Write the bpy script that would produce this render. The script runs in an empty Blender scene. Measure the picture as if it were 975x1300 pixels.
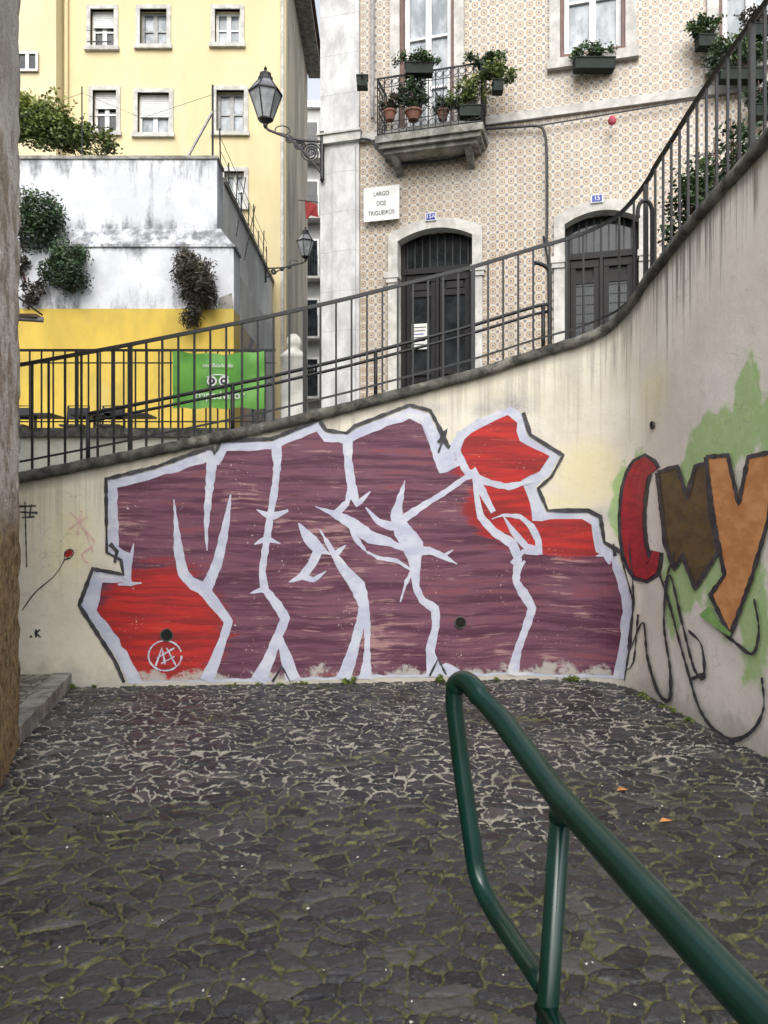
import bpy, bmesh, math, random
import numpy as np
from mathutils import Vector, Matrix
random.seed(3); rng=np.random.default_rng(5)
F=982.; CX=487.5; CY=650.; CH=1.5
def P(px,py,d): return Vector(((px-CX)/F*d, d, CH+(CY-py)/F*d))
scene=bpy.context.scene
col=scene.collection

# ---------------------------------------------------------------- materials
def N(nt,t,props=None,ins=None):
    n=nt.nodes.new(t)
    for k,v in (props or {}).items(): setattr(n,k,v)
    for k,v in (ins or {}).items():
        if isinstance(v,bpy.types.NodeSocket): nt.links.new(v,n.inputs[k])
        else:
            if isinstance(v,(tuple,list)) and len(v)==3 and n.inputs[k].type=='RGBA': v=(*v,1)
            n.inputs[k].default_value=v
    return n
def newmat(name):
    m=bpy.data.materials.new(name); m.use_nodes=True
    nt=m.node_tree; b=nt.nodes['Principled BSDF']
    return m,nt,b
def coords(nt,scale=(1,1,1)):
    tc=N(nt,'ShaderNodeTexCoord')
    mp=N(nt,'ShaderNodeMapping',ins={'Vector':tc.outputs['Object'],'Scale':scale})
    return mp.outputs[0]
def noise(nt,vec,scale,detail=4,rough=.55,dist=0):
    return N(nt,'ShaderNodeTexNoise',ins={'Vector':vec,'Scale':scale,'Detail':detail,'Roughness':rough,'Distortion':dist}).outputs['Fac']
def mr(nt,v,a,b,c=0.,d=1.,smooth=True):
    return N(nt,'ShaderNodeMapRange',{'interpolation_type':'SMOOTHSTEP' if smooth else 'LINEAR'},
      {'Value':v,'From Min':a,'From Max':b,'To Min':c,'To Max':d}).outputs[0]
def mix(nt,f,a,b,mode='MIX'):
    n=nt.nodes.new('ShaderNodeMix'); n.data_type='RGBA'; n.blend_type=mode
    for i,v in ((0,f),(6,a),(7,b)):
        if isinstance(v,bpy.types.NodeSocket): nt.links.new(v,n.inputs[i])
        else:
            if i and len(v)==3: v=(*v,1)
            n.inputs[i].default_value=v
    return n.outputs[2]
def M(nt,op,a,b=0.,c=None,clamp=False):
    n=nt.nodes.new('ShaderNodeMath'); n.operation=op; n.use_clamp=clamp
    for i,v in enumerate([a,b] if c is None else [a,b,c]):
        if isinstance(v,bpy.types.NodeSocket): nt.links.new(v,n.inputs[i])
        else: n.inputs[i].default_value=v
    return n.outputs[0]
def attr(nt,name): return N(nt,'ShaderNodeAttribute',{'attribute_name':name}).outputs['Fac']
def bump(nt,b,h,strength=.4,dist=.01):
    n=N(nt,'ShaderNodeBump',ins={'Height':h,'Strength':strength,'Distance':dist})
    nt.links.new(n.outputs[0],b.inputs['Normal'])
def link(nt,a,b): nt.links.new(a,b)
def simple(name,c1,c2=None,scale=6,stretch=(1,1,1),rough=.75,bmp=.25,metal=0.,lo=.35,hi=.65,spec=.5,c3=None):
    m,nt,b=newmat(name)
    if c2 is None: c2=tuple(x*.75 for x in c1)
    v=coords(nt,stretch); f=noise(nt,v,scale,4,.65)
    c=mix(nt,mr(nt,f,lo,hi),c2,c1)
    if c3:
        g=noise(nt,v,scale*.35,4,.7)
        c=mix(nt,mr(nt,g,.55,.68),c,c3)
    link(nt,c,b.inputs['Base Color']); b.inputs['Roughness'].default_value=rough
    b.inputs['Metallic'].default_value=metal; b.inputs['Specular IOR Level'].default_value=spec
    if bmp>.12: bump(nt,b,noise(nt,coords(nt),scale*6,2),bmp,.01)
    return m

iron=simple('black_iron',(.012,.013,.016),(.006,.006,.007),20,rough=.5,bmp=.1)
green_paint=simple('green_gloss_paint',(.0016,.026,.020),(.0010,.018,.013),9,rough=.23,bmp=.04,c3=(.002,.021,.016))
stone=simple('limestone',(.56,.545,.51),(.38,.37,.34),5,rough=.8,c3=(.43,.42,.40))
stone_d=simple('limestone_weathered',(.31,.30,.27),(.13,.125,.11),6,rough=.85,bmp=.5)
concrete=simple('coping_concrete',(.11,.105,.09),(.03,.03,.026),9,rough=.9,bmp=.6,c3=(.19,.18,.155))
white=simple('white_paint',(.75,.75,.74),(.60,.60,.59),4,rough=.5,bmp=.05)
brown_frame=simple('brown_wood_paint',(.14,.06,.045),(.09,.04,.03),10,rough=.5)
glass_dark=simple('window_glass_dark',(.025,.03,.034),(.008,.01,.012),3,rough=.08,bmp=0)
glass_light=simple('window_glass_curtain',(.42,.45,.48),(.16,.19,.21),3,(1,1,.5),rough=.12,bmp=0)
door_paint=simple('dark_door_paint',(.009,.0075,.008),(.004,.0035,.004),12,rough=.55,bmp=.1,spec=.35)
yellow_band=simple('yellow_wall_paint',(.60,.42,.065),(.46,.335,.06),1.6,(1,1,.5),rough=.8,c3=(.54,.41,.13))
cream=simple('cream_render',(.66,.565,.335),(.56,.48,.28),.8,(1,1,.35),rough=.85,bmp=.1,c3=(.60,.53,.35))
cream_side=simple('cream_render_shaded',(.42,.38,.29),(.25,.225,.18),1.2,(1,1,.3),rough=.9)  # cream for the receding side wall, its grey shading put into the colour
roof_tile=simple('roof_tile',(.25,.12,.07),(.12,.07,.05),8)
pot_mat=simple('terracotta',(.20,.08,.05),(.12,.055,.04),15)
planter_green=simple('planter_plastic_dark',(.014,.021,.017),(.008,.012,.010),10,rough=.7,spec=.3)
steel=simple('galvanised_pipe',(.30,.30,.29),(.2,.2,.2),10,rough=.5,metal=.3)
blue_en=simple('blue_enamel',(.03,.05,.32),(.02,.04,.25),10,rough=.3,bmp=0)
plate_white=simple('sign_plate_white',(.70,.70,.68),(.60,.60,.58),6,rough=.4,bmp=0)
ink=simple('sign_ink',(.02,.02,.03),rough=.5,bmp=0)
banner_m=simple('banner_green_vinyl',(.13,.36,.055),(.08,.26,.04),3,rough=.45,bmp=.05)
black_paint=simple('spray_black',(.018,.018,.022),(.060,.060,.068),14,rough=.6,bmp=.1)
lav=simple('spray_silver_lavender',(.54,.565,.66),(.43,.45,.57),6,(1,1,1.6),rough=.6,bmp=.12,c3=(.61,.615,.66))
red_m=simple('spray_red',(.42,.018,.016),(.28,.012,.012),8,(1,1,4),rough=.6,bmp=.1)
dkred_m=simple('spray_darkred',(.40,.022,.032),(.27,.016,.024),8,(1,1,3),rough=.6,bmp=.1)
brown_m=simple('spray_brown',(.13,.085,.025),(.075,.052,.018),6,(1,1,2),rough=.6,bmp=.1)
orange_m=simple('spray_orange',(.66,.32,.12),(.52,.21,.065),5,(1,1,2),rough=.6,bmp=.1)
pink_m=simple('spray_pink',(.62,.38,.34),(.68,.56,.48),30,rough=.7,bmp=0)
hole_m=simple('drain_dark',(.006,.006,.006),rough=.9,bmp=0)
tarp=simple('dark_tarp',(.02,.025,.03),(.012,.015,.018),6,rough=.5)
far_m=simple('far_building_render',(.50,.50,.48),(.38,.38,.37),1.5,(1,1,.4),rough=.9)
side_gr=simple('alley_mural',(.50,.42,.30),(.20,.22,.27),2.3,(1,1,1),rough=.8,lo=.42,hi=.52,c3=(.50,.22,.15))
upstreet=simple('street_paving',(.16,.155,.145),(.08,.08,.075),12,rough=.85,bmp=.6)
terrain=simple('ground_far',(.12,.12,.11),(.07,.07,.065),3,rough=.9)
leaf_o=simple('dry_leaf',(.50,.22,.05),(.35,.13,.03),20,rough=.7)
speck=simple('paper_litter',(.5,.48,.43),(.35,.33,.3),20,rough=.8,bmp=0)

def leafmat(name,a,b,c):
    m,nt,bs=newmat(name)
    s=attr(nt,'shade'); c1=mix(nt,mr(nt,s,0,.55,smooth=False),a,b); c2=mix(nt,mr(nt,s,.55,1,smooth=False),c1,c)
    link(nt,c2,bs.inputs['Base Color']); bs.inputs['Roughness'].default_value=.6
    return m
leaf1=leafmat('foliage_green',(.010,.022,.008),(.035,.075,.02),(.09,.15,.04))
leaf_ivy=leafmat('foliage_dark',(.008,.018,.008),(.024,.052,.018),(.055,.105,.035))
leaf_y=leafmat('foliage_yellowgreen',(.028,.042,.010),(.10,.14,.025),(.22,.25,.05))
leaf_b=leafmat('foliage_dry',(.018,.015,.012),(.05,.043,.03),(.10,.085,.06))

def mouldwall():
    m,nt,b=newmat('white_mouldy_render')
    v=coords(nt,(1,1,1)); vs=coords(nt,(1.6,1.6,.35))
    base=mix(nt,mr(nt,noise(nt,v,1.1,5,.65),.38,.62),(.63,.645,.68),(.51,.525,.56))
    sep=N(nt,'ShaderNodeSeparateXYZ',ins={'Vector':coords(nt)}); z=sep.outputs[2]
    top=mr(nt,z,7.2,7.9,0,.7); led=M(nt,'MULTIPLY',mr(nt,z,5.95,6.25),mr(nt,z,7.0,6.5))
    low=mr(nt,z,5.7,5.1,0,.5)
    dm=M(nt,'MAXIMUM',M(nt,'MAXIMUM',top,led),low)
    n1=noise(nt,vs,2.4,7,.72)
    f=mr(nt,M(nt,'ADD',n1,M(nt,'MULTIPLY',dm,.20)),.55,.76)
    n2=noise(nt,v,7,5,.7)
    c=mix(nt,M(nt,'MULTIPLY',f,mr(nt,n2,.25,.6,.3,.9)),base,(.10,.105,.115))
    link(nt,c,b.inputs['Base Color']); b.inputs['Roughness'].default_value=.9
    bump(nt,b,n2,.35,.015); return m
mould=mouldwall()
gside=simple('alley_wall_grey_render',(.80,.80,.79),(.58,.58,.57),1.3,(1,1,.4),rough=.9,bmp=.4,c3=(.52,.52,.52))

def tiles():
    m,nt,b=newmat('azulejo_tiles')
    v=coords(nt); s=N(nt,'ShaderNodeSeparateXYZ',ins={'Vector':v})
    T=.135
    fx=M(nt,'ABSOLUTE',M(nt,'SUBTRACT',M(nt,'FRACT',M(nt,'DIVIDE',s.outputs[0],T)),.5))
    fz=M(nt,'ABSOLUTE',M(nt,'SUBTRACT',M(nt,'FRACT',M(nt,'DIVIDE',s.outputs[2],T)),.5))
    r=M(nt,'SQRT',M(nt,'ADD',M(nt,'MULTIPLY',fx,fx),M(nt,'MULTIPLY',fz,fz)))
    dia=M(nt,'ADD',fx,fz)
    ring=mr(nt,M(nt,'ABSOLUTE',M(nt,'SUBTRACT',r,.30)),.11,.06)
    core=mr(nt,r,.16,.11)
    corner=mr(nt,dia,.76,.84)
    cross=M(nt,'MULTIPLY',mr(nt,M(nt,'ABSOLUTE',M(nt,'SUBTRACT',fx,fz)),.06,.03),mr(nt,r,.3,.36))
    c=mix(nt,M(nt,'MULTIPLY',ring,.85),(.53,.50,.43),(.32,.19,.085))
    c=mix(nt,core,c,(.12,.105,.115))
    c=mix(nt,M(nt,'MULTIPLY',cross,.8),c,(.34,.23,.13))
    c=mix(nt,corner,c,(.12,.10,.11))
    ed=M(nt,'MAXIMUM',fx,fz)
    c=mix(nt,mr(nt,ed,.475,.49,0,.5),c,(.33,.31,.27))
    big=noise(nt,v,.9,4,.7)
    c=mix(nt,mr(nt,big,.42,.7,0,.28),c,(.50,.48,.44))
    c=mix(nt,mr(nt,noise(nt,coords(nt,(1,1,.25)),1.7,4,.7),.52,.72,0,.35),c,(.24,.22,.19))
    wn=N(nt,'ShaderNodeTexWhiteNoise',{'noise_dimensions':'3D'},{'Vector':N(nt,'ShaderNodeVectorMath',{'operation':'SNAP'},{0:v,1:(T,10,T)}).outputs[0]}).outputs['Value']
    c=mix(nt,mr(nt,wn,0,1,0,.3,False),c,(.24,.20,.16))
    link(nt,c,b.inputs['Base Color']); b.inputs['Roughness'].default_value=.35
    return m
tile=tiles()
def ashlar():
    m,nt,b=newmat('ashlar_pilaster')
    v=coords(nt); s=N(nt,'ShaderNodeSeparateXYZ',ins={'Vector':v})
    fz=M(nt,'FRACT',M(nt,'DIVIDE',s.outputs[2],.62)); j=mr(nt,fz,.018,.008)
    n1=noise(nt,coords(nt,(1,1,.5)),3,6,.7)
    c=mix(nt,mr(nt,n1,.38,.66),(.58,.58,.57),(.38,.38,.38))
    c=mix(nt,M(nt,'MULTIPLY',j,.6),c,(.2,.2,.19))
    link(nt,c,b.inputs['Base Color']); b.inputs['Roughness'].default_value=.85
    bump(nt,b,n1,.4,.01); return m
ash=ashlar()

def rwall():
    m,nt,b=newmat('painted_retaining_wall')
    v=coords(nt); vs=coords(nt,(13,13,.30))
    sp=N(nt,'ShaderNodeSeparateXYZ',ins={'Vector':v}); z=sp.outputs[2]
    d=attr(nt,'d')
    n0=noise(nt,v,1.3,6,.65); nf=noise(nt,v,14,5,.7)
    c=mix(nt,mr(nt,n0,.35,.65),(.65,.60,.485),(.735,.70,.60))
    c=mix(nt,M(nt,'MULTIPLY',attr(nt,'right'),.7),c,mix(nt,mr(nt,n0,.35,.65),(.68,.645,.60),(.79,.76,.72)))
    yl=mr(nt,M(nt,'ADD',attr(nt,'yel'),M(nt,'MULTIPLY',M(nt,'SUBTRACT',n0,.5),.8)),.25,.8)
    c=mix(nt,M(nt,'MULTIPLY',yl,.7),c,(.73,.66,.39))
    gr=mr(nt,M(nt,'ADD',attr(nt,'green'),M(nt,'MULTIPLY',M(nt,'SUBTRACT',noise(nt,v,5,5,.6),.5),1.1)),.34,.56)
    c=mix(nt,M(nt,'MULTIPLY',gr,mr(nt,nf,.2,.6,.7,.95)),c,mix(nt,n0,(.28,.47,.16),(.42,.58,.26)))
    ms=attr(nt,'mist'); c=mix(nt,M(nt,'MULTIPLY',ms,mr(nt,nf,.25,.7,.35,.8)),c,(.22,.22,.27))
    st=noise(nt,vs,1.0,5,.75)
    amt=M(nt,'POWER',2.718,M(nt,'MULTIPLY',d,-1.2))
    sf=mr(nt,M(nt,'ADD',st,M(nt,'MULTIPLY',amt,.29)),.66,.84)
    sf=M(nt,'MULTIPLY',sf,M(nt,'ADD',M(nt,'MULTIPLY',attr(nt,'right'),.55),.32))
    c=mix(nt,sf,c,(.15,.14,.12))
    ds_=mr(nt,noise(nt,coords(nt,(1.5,1.5,.5)),1.4,5,.7),.52,.72,0,.28)
    c=mix(nt,ds_,c,(.40,.37,.31))
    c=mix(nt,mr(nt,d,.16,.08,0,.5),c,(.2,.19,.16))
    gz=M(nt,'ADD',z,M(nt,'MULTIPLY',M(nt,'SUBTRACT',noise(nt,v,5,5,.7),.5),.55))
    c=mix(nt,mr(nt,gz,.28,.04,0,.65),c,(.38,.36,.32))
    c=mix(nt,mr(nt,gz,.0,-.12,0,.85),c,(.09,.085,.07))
    vo=N(nt,'ShaderNodeTexVoronoi',{'feature':'DISTANCE_TO_EDGE'},{'Vector':N(nt,'ShaderNodeVectorMath',{'operation':'ADD'},{0:v,1:N(nt,'ShaderNodeTexNoise',ins={'Vector':v,'Scale':3.,'Detail':4.}).outputs['Color']}).outputs[0],'Scale':.9}).outputs[0]
    c=mix(nt,M(nt,'MULTIPLY',mr(nt,vo,.006,.0015,0,.4),mr(nt,n0,.45,.6)),c,(.25,.23,.2))
    c=mix(nt,mr(nt,nf,.60,.72,0,.35),c,(.40,.38,.33))
    link(nt,c,b.inputs['Base Color']); b.inputs['Roughness'].default_value=.85
    bump(nt,b,M(nt,'ADD',nf,M(nt,'MULTIPLY',n0,3)),.35,.012); return m
rw=rwall()

def fillmat():
    m,nt,b=newmat('spray_purple_red_fill')
    base=coords(nt)
    wv=N(nt,'ShaderNodeTexNoise',ins={'Vector':base,'Scale':1.4,'Detail':1.}).outputs['Color']
    bw=N(nt,'ShaderNodeVectorMath',{'operation':'MULTIPLY_ADD'},{0:wv,1:(0,0,.10),2:base}).outputs[0]
    tilt=N(nt,'ShaderNodeMapping',ins={'Vector':bw,'Rotation':(0,math.radians(4),0),'Scale':(.7,.7,10)}).outputs[0]
    fine=N(nt,'ShaderNodeMapping',ins={'Vector':bw,'Rotation':(0,math.radians(-3),0),'Scale':(2.2,2.2,30)}).outputs[0]
    n1=noise(nt,tilt,1.5,5,.65,.1); n2=noise(nt,fine,1.3,4,.65,.2); n3=noise(nt,base,1.7,4,.6); nf=noise(nt,base,45,3,.7)
    pur=mix(nt,mr(nt,n1,.38,.60),(.078,.019,.044),(.165,.062,.100))
    lightp=mr(nt,M(nt,'ADD',n2,M(nt,'MULTIPLY',M(nt,'SUBTRACT',n3,.5),.85)),.58,.74,0,.72)
    pur=mix(nt,lightp,pur,(.42,.25,.24))
    pur=mix(nt,mr(nt,n2,.43,.30,0,.65),pur,(.060,.013,.022))
    pur=mix(nt,M(nt,'MULTIPLY',mr(nt,n1,.54,.64),mr(nt,n3,.52,.38,0,.6)),pur,(.24,.045,.042))
    red=mix(nt,mr(nt,n1,.38,.6),(.48,.018,.013),(.24,.011,.012))
    red=mix(nt,mr(nt,n2,.60,.74,0,.45),red,(.56,.16,.11))
    rf=mr(nt,M(nt,'ADD',attr(nt,'red'),M(nt,'MULTIPLY',M(nt,'SUBTRACT',n1,.5),1.2)),.25,.5)
    c=mix(nt,rf,pur,red)
    chip=M(nt,'MULTIPLY',mr(nt,nf,.66,.69),mr(nt,noise(nt,base,3,3),.5,.62))
    c=mix(nt,chip,c,(.65,.6,.55))
    sp=N(nt,'ShaderNodeSeparateXYZ',ins={'Vector':base})
    gz=M(nt,'ADD',sp.outputs[2],M(nt,'MULTIPLY',M(nt,'SUBTRACT',noise(nt,base,6,5,.7),.5),.6))
    c=mix(nt,mr(nt,gz,.13,.05,0,.92),c,(.42,.40,.37))
    link(nt,c,b.inputs['Base Color']); b.inputs['Roughness'].default_value=.65
    bump(nt,b,noise(nt,base,14,4),.3,.01); return m
fill_m=fillmat()

def cobble():
    m,nt,b=newmat('basalt_cobbles')
    v=coords(nt)
    w=N(nt,'ShaderNodeTexNoise',ins={'Vector':v,'Scale':3.3,'Detail':2.}).outputs['Color']
    w2=N(nt,'ShaderNodeTexNoise',ins={'Vector':v,'Scale':16.,'Detail':1.}).outputs['Color']
    vv=N(nt,'ShaderNodeVectorMath',{'operation':'MULTIPLY_ADD'},{0:w,1:(.30,.24,0),2:v}).outputs[0]
    vv=N(nt,'ShaderNodeVectorMath',{'operation':'MULTIPLY_ADD'},{0:w2,1:(.018,.018,0),2:vv}).outputs[0]
    vv=N(nt,'ShaderNodeMapping',ins={'Vector':vv,'Scale':(.86,1.22,0)}).outputs[0]
    e=N(nt,'ShaderNodeTexVoronoi',{'feature':'DISTANCE_TO_EDGE','voronoi_dimensions':'2D'},{'Vector':vv,'Scale':11.2,'Randomness':1.}).outputs['Distance']
    cc=N(nt,'ShaderNodeTexVoronoi',{'feature':'F1','voronoi_dimensions':'2D'},{'Vector':vv,'Scale':11.2,'Randomness':1.}).outputs['Color']
    cs=N(nt,'ShaderNodeSeparateColor',ins={'Color':cc})
    nb=noise(nt,v,1.0,4,.6); nf=noise(nt,v,38,3,.75); nm=noise(nt,v,8,3,.65)
    sy=N(nt,'ShaderNodeSeparateXYZ',ins={'Vector':v}).outputs[1]
    far=mr(nt,sy,2.6,4.6)
    ee=M(nt,'ADD',e,M(nt,'MULTIPLY',M(nt,'SUBTRACT',nf,.5),.13))
    ee=M(nt,'SUBTRACT',ee,M(nt,'MULTIPLY',M(nt,'MULTIPLY_ADD',far,.8,.2),M(nt,'MULTIPLY',mr(nt,nm,.35,.65),.070)))
    st=mr(nt,ee,.022,.062)
    stonec=mix(nt,cs.outputs[0],(.008,.0085,.011),(.036,.036,.040))
    stonec=mix(nt,mr(nt,cs.outputs[1],.88,.94,0,.5),stonec,(.085,.080,.075))
    stonec=mix(nt,mr(nt,nf,.48,.75,0,.55),stonec,(.080,.080,.080))
    moss=mr(nt,M(nt,'ADD',nb,mr(nt,sy,5.5,2.0,-.04,.17)),.48,.60)
    joint=mix(nt,mr(nt,M(nt,'ADD',nm,M(nt,'MULTIPLY',far,.25)),.45,.72),(.055,.050,.042),(.27,.25,.215))
    joint=mix(nt,M(nt,'MULTIPLY',moss,.9),joint,mix(nt,mr(nt,nf,.3,.7),(.024,.028,.008),(.105,.105,.030)))
    dirt=M(nt,'MULTIPLY',mr(nt,noise(nt,v,2.6,4,.7),.54,.66),mr(nt,sy,2.5,4.5))
    c=mix(nt,st,joint,stonec)
    c=mix(nt,M(nt,'MULTIPLY',dirt,mr(nt,nf,.3,.7,0,.55)),c,(.17,.155,.135))
    link(nt,c,b.inputs['Base Color'])
    link(nt,mix(nt,st,(.95,.95,.95),mix(nt,mr(nt,nm,.3,.7),(.30,.30,.30),(.60,.60,.60))),b.inputs['Roughness'])
    b.inputs['Specular IOR Level'].default_value=.5
    bump(nt,b,nf,.65,.008)
    h=M(nt,'MULTIPLY',mr(nt,ee,.0,.085),M(nt,'MULTIPLY_ADD',cs.outputs[2],.55,.45))
    # each stone has its own slight tilt / uneven face
    h=M(nt,'ADD',h,M(nt,'MULTIPLY',nm,.55))
    h=M(nt,'ADD',h,M(nt,'MULTIPLY',nf,.22))
    h=M(nt,'ADD',h,M(nt,'MULTIPLY',nb,.6))
    dn=N(nt,'ShaderNodeDisplacement',ins={'Height':h,'Midlevel':.85,'Scale':.018})
    link(nt,dn.outputs[0],nt.nodes['Material Output'].inputs['Displacement'])
    m.displacement_method='DISPLACEMENT'; return m
cob=cobble()
def sidewalk_m():
    m,nt,b=newmat('small_limestone_setts')
    v=coords(nt)
    e=N(nt,'ShaderNodeTexVoronoi',{'feature':'DISTANCE_TO_EDGE'},{'Vector':v,'Scale':14.,'Randomness':.5}).outputs['Distance']
    c=mix(nt,mr(nt,e,.03,.1),(.06,.055,.045),mix(nt,noise(nt,v,9),(.16,.15,.13),(.36,.34,.30)))
    link(nt,c,b.inputs['Base Color']); bump(nt,b,mr(nt,e,.02,.15),.8,.02); return m
swm=sidewalk_m()
def leftwall_m():
    m,nt,b=newmat('decayed_plaster')
    v=coords(nt); z=N(nt,'ShaderNodeSeparateXYZ',ins={'Vector':v}).outputs[2]
    n1=noise(nt,v,3.5,7,.75); n2=noise(nt,v,16,5,.7)
    c=mix(nt,mr(nt,n1,.42,.58),(.72,.69,.64),(.36,.30,.23))
    c=mix(nt,mr(nt,M(nt,'ADD',z,M(nt,'MULTIPLY',n1,.6)),1.9,1.6),c,mix(nt,mr(nt,n2,.35,.6),(.13,.09,.045),(.38,.27,.13)))
    c=mix(nt,mr(nt,z,3.2,4.3,0,.75),c,mix(nt,n2,(.28,.27,.24),(.60,.58,.54)))
    link(nt,c,b.inputs['Base Color']); b.inputs['Roughness'].default_value=.95
    bump(nt,b,M(nt,'ADD',M(nt,'MULTIPLY',n1,2),n2),1.,.04); return m
lwm=leftwall_m()

# ---------------------------------------------------------------- mesh builder
def empty(name,mat=None):
    e=bpy.data.objects.new(name,None); col.objects.link(e)
    if mat is not None: e.matrix_world=mat
    return e
class MB:
    def __init__(s): s.v=[];s.f=[];s.m=[];s.mats=[]
    def mi(s,mat):
        if mat not in s.mats: s.mats.append(mat)
        return s.mats.index(mat)
    def add(s,vs,fs,mat):
        o=len(s.v); s.v+= [tuple(v) for v in vs]; i=s.mi(mat)
        for f in fs: s.f.append([a+o for a in f]); s.m.append(i)
    def box(s,x0,x1,y0,y1,z0,z1,mat):
        x0,x1=sorted((x0,x1));y0,y1=sorted((y0,y1));z0,z1=sorted((z0,z1))
        s.add([(x0,y0,z0),(x1,y0,z0),(x1,y1,z0),(x0,y1,z0),(x0,y0,z1),(x1,y0,z1),(x1,y1,z1),(x0,y1,z1)],
         [(0,3,2,1),(4,5,6,7),(0,1,5,4),(1,2,6,5),(2,3,7,6),(3,0,4,7)],mat)
    def prism_xy(s,pts,z0,z1,mat):
        n=len(pts); s.add([(x,y,z0) for x,y in pts]+[(x,y,z1) for x,y in pts],
          [list(range(n))[::-1],list(range(n,2*n))]+[(i,(i+1)%n,(i+1)%n+n,i+n) for i in range(n)],mat)
    def tube(s,pts,r,mat,n=8,cap=True,twist=0):
        pts=[Vector(p) for p in pts]; rs=r if isinstance(r,(list,tuple)) else [r]*len(pts)
        up=None; vs=[];fs=[]
        for i,p in enumerate(pts):
            t=(pts[min(i+1,len(pts)-1)]-pts[max(i-1,0)]).normalized()
            if up is None:
                up=Vector((0,0,1)) if abs(t.z)<.9 else Vector((0,1,0))
            a=t.cross(up)
            if a.length<1e-5: a=t.cross(Vector((1,0,0)))
            a.normalize(); b=a.cross(t).normalized(); up=b
            for k in range(n):
                an=2*math.pi*(k+.5)/n; vs.append(p+(a*math.cos(an)+b*math.sin(an))*rs[i])
        for i in range(len(pts)-1):
            for k in range(n):
                fs.append((i*n+k,i*n+(k+1)%n,(i+1)*n+(k+1)%n,(i+1)*n+k))
        if cap: fs.append(list(range(n))[::-1]); fs.append([(len(pts)-1)*n+k for k in range(n)])
        s.add(vs,fs,mat)
    def lathe(s,c,prof,mat,n=16,axis='z',rot=0):
        vs=[];fs=[]
        for (r,z) in prof:
            for k in range(n):
                a=2*math.pi*k/n+rot
                if axis=='z': vs.append((c[0]+r*math.cos(a),c[1]+r*math.sin(a),c[2]+z))
                else: vs.append((c[0]+r*math.cos(a),c[1]-z,c[2]+r*math.sin(a)))
        for i in range(len(prof)-1):
            for k in range(n): fs.append((i*n+k,i*n+(k+1)%n,(i+1)*n+(k+1)%n,(i+1)*n+k))
        fs.append(list(range(n))[::-1]); fs.append([(len(prof)-1)*n+k for k in range(n)])
        s.add(vs,fs,mat)
    def build(s,name,parent=None,smooth=False):
        me=bpy.data.meshes.new(name); me.from_pydata(s.v,[],s.f); 
        for m in s.mats: me.materials.append(m)
        me.polygons.foreach_set('material_index',s.m)
        if smooth: me.polygons.foreach_set('use_smooth',[True]*len(s.f))
        me.update(); o=bpy.data.objects.new(name,me); col.objects.link(o)
        bm=bmesh.new(); bm.from_mesh(me); bmesh.ops.recalc_face_normals(bm,faces=bm.faces); bm.to_mesh(me); bm.free()
        if parent: o.parent=parent
        return o
def catm(pts,step=None,n=8):
    pts=[np.array(p,float) for p in pts]; out=[]
    q=[2*pts[0]-pts[1]]+pts+[2*pts[-1]-pts[-2]]
    for i in range(1,len(q)-2):
        k=n if step is None else max(2,int(np.linalg.norm((q[i+1]-q[i])[:2])/step))
        for j in range(k):
            t=j/k; a,b,c,d=q[i-1],q[i],q[i+1],q[i+2]
            out.append(.5*((2*b)+(-a+c)*t+(2*a-5*b+4*c-d)*t*t+(-a+3*b-3*c+d)*t**3))
    out.append(pts[-1]); return out
def lin(pts,step):
    pts=[np.array(p,float) for p in pts]; out=[]
    for a,b in zip(pts[:-1],pts[1:]):
        k=max(1,int(np.linalg.norm((b-a)[:2])/step))
        for j in range(k): out.append(a+(b-a)*j/k)
    out.append(pts[-1]); return out
def text(name,body,loc,size,mat,parent=None,rot=(math.pi/2,0,0),sx=1.):
    c=bpy.data.curves.new(name,'FONT'); c.body=body; c.size=size; c.align_x='CENTER'; c.align_y='CENTER'; c.extrude=.0012; c.materials.append(mat)
    o=bpy.data.objects.new(name,c); col.objects.link(o); o.location=loc; o.rotation_euler=rot; o.scale=(sx,1,1)
    if parent: o.parent=parent
    return o
def foliage(name,blobs,n,leaf,mat,parent=None,long=1.6,droop=0.):
    B=np.array(blobs,float); vol=B[:,3]*B[:,4]*B[:,5]; pr=vol/vol.sum()
    cl=[]
    for _ in range(max(6,n//60)):
        b=B[rng.choice(len(B),p=pr)]; d=rng.normal(size=3); d/=np.linalg.norm(d)
        cl.append(b[:3]+d*b[3:6]*rng.uniform(.35,1.0)**.7)
    cl=np.array(cl); cs=B[:,3:6].mean()*.28; sh=rng.uniform(.1,.9,len(cl))
    i=rng.integers(0,len(cl),n); c=cl[i]+rng.normal(size=(n,3))*cs*.8
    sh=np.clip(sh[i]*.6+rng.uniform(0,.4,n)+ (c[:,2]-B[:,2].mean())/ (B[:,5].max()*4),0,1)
    a=rng.normal(size=(n,3)); a[:,2]=a[:,2]*.6-droop; a/=np.linalg.norm(a,axis=1)[:,None]
    r=rng.normal(size=(n,3)); b=np.cross(a,r); b/=np.linalg.norm(b,axis=1)[:,None]
    L=(leaf*rng.uniform(.6,1.4,n))[:,None]
    V=np.stack([c-a*L*long/2,c+b*L*.42,c+a*L*long/2,c-b*L*.42],1).reshape(-1,3)
    me=bpy.data.meshes.new(name); me.from_pydata(V.tolist(),[],np.arange(4*n).reshape(-1,4).tolist())
    at=me.attributes.new('shade','FLOAT','POINT'); at.data.foreach_set('value',np.repeat(sh,4))
    me.materials.append(mat); o=bpy.data.objects.new(name,me); col.objects.link(o)
    if parent: o.parent=parent
    return o

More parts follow.
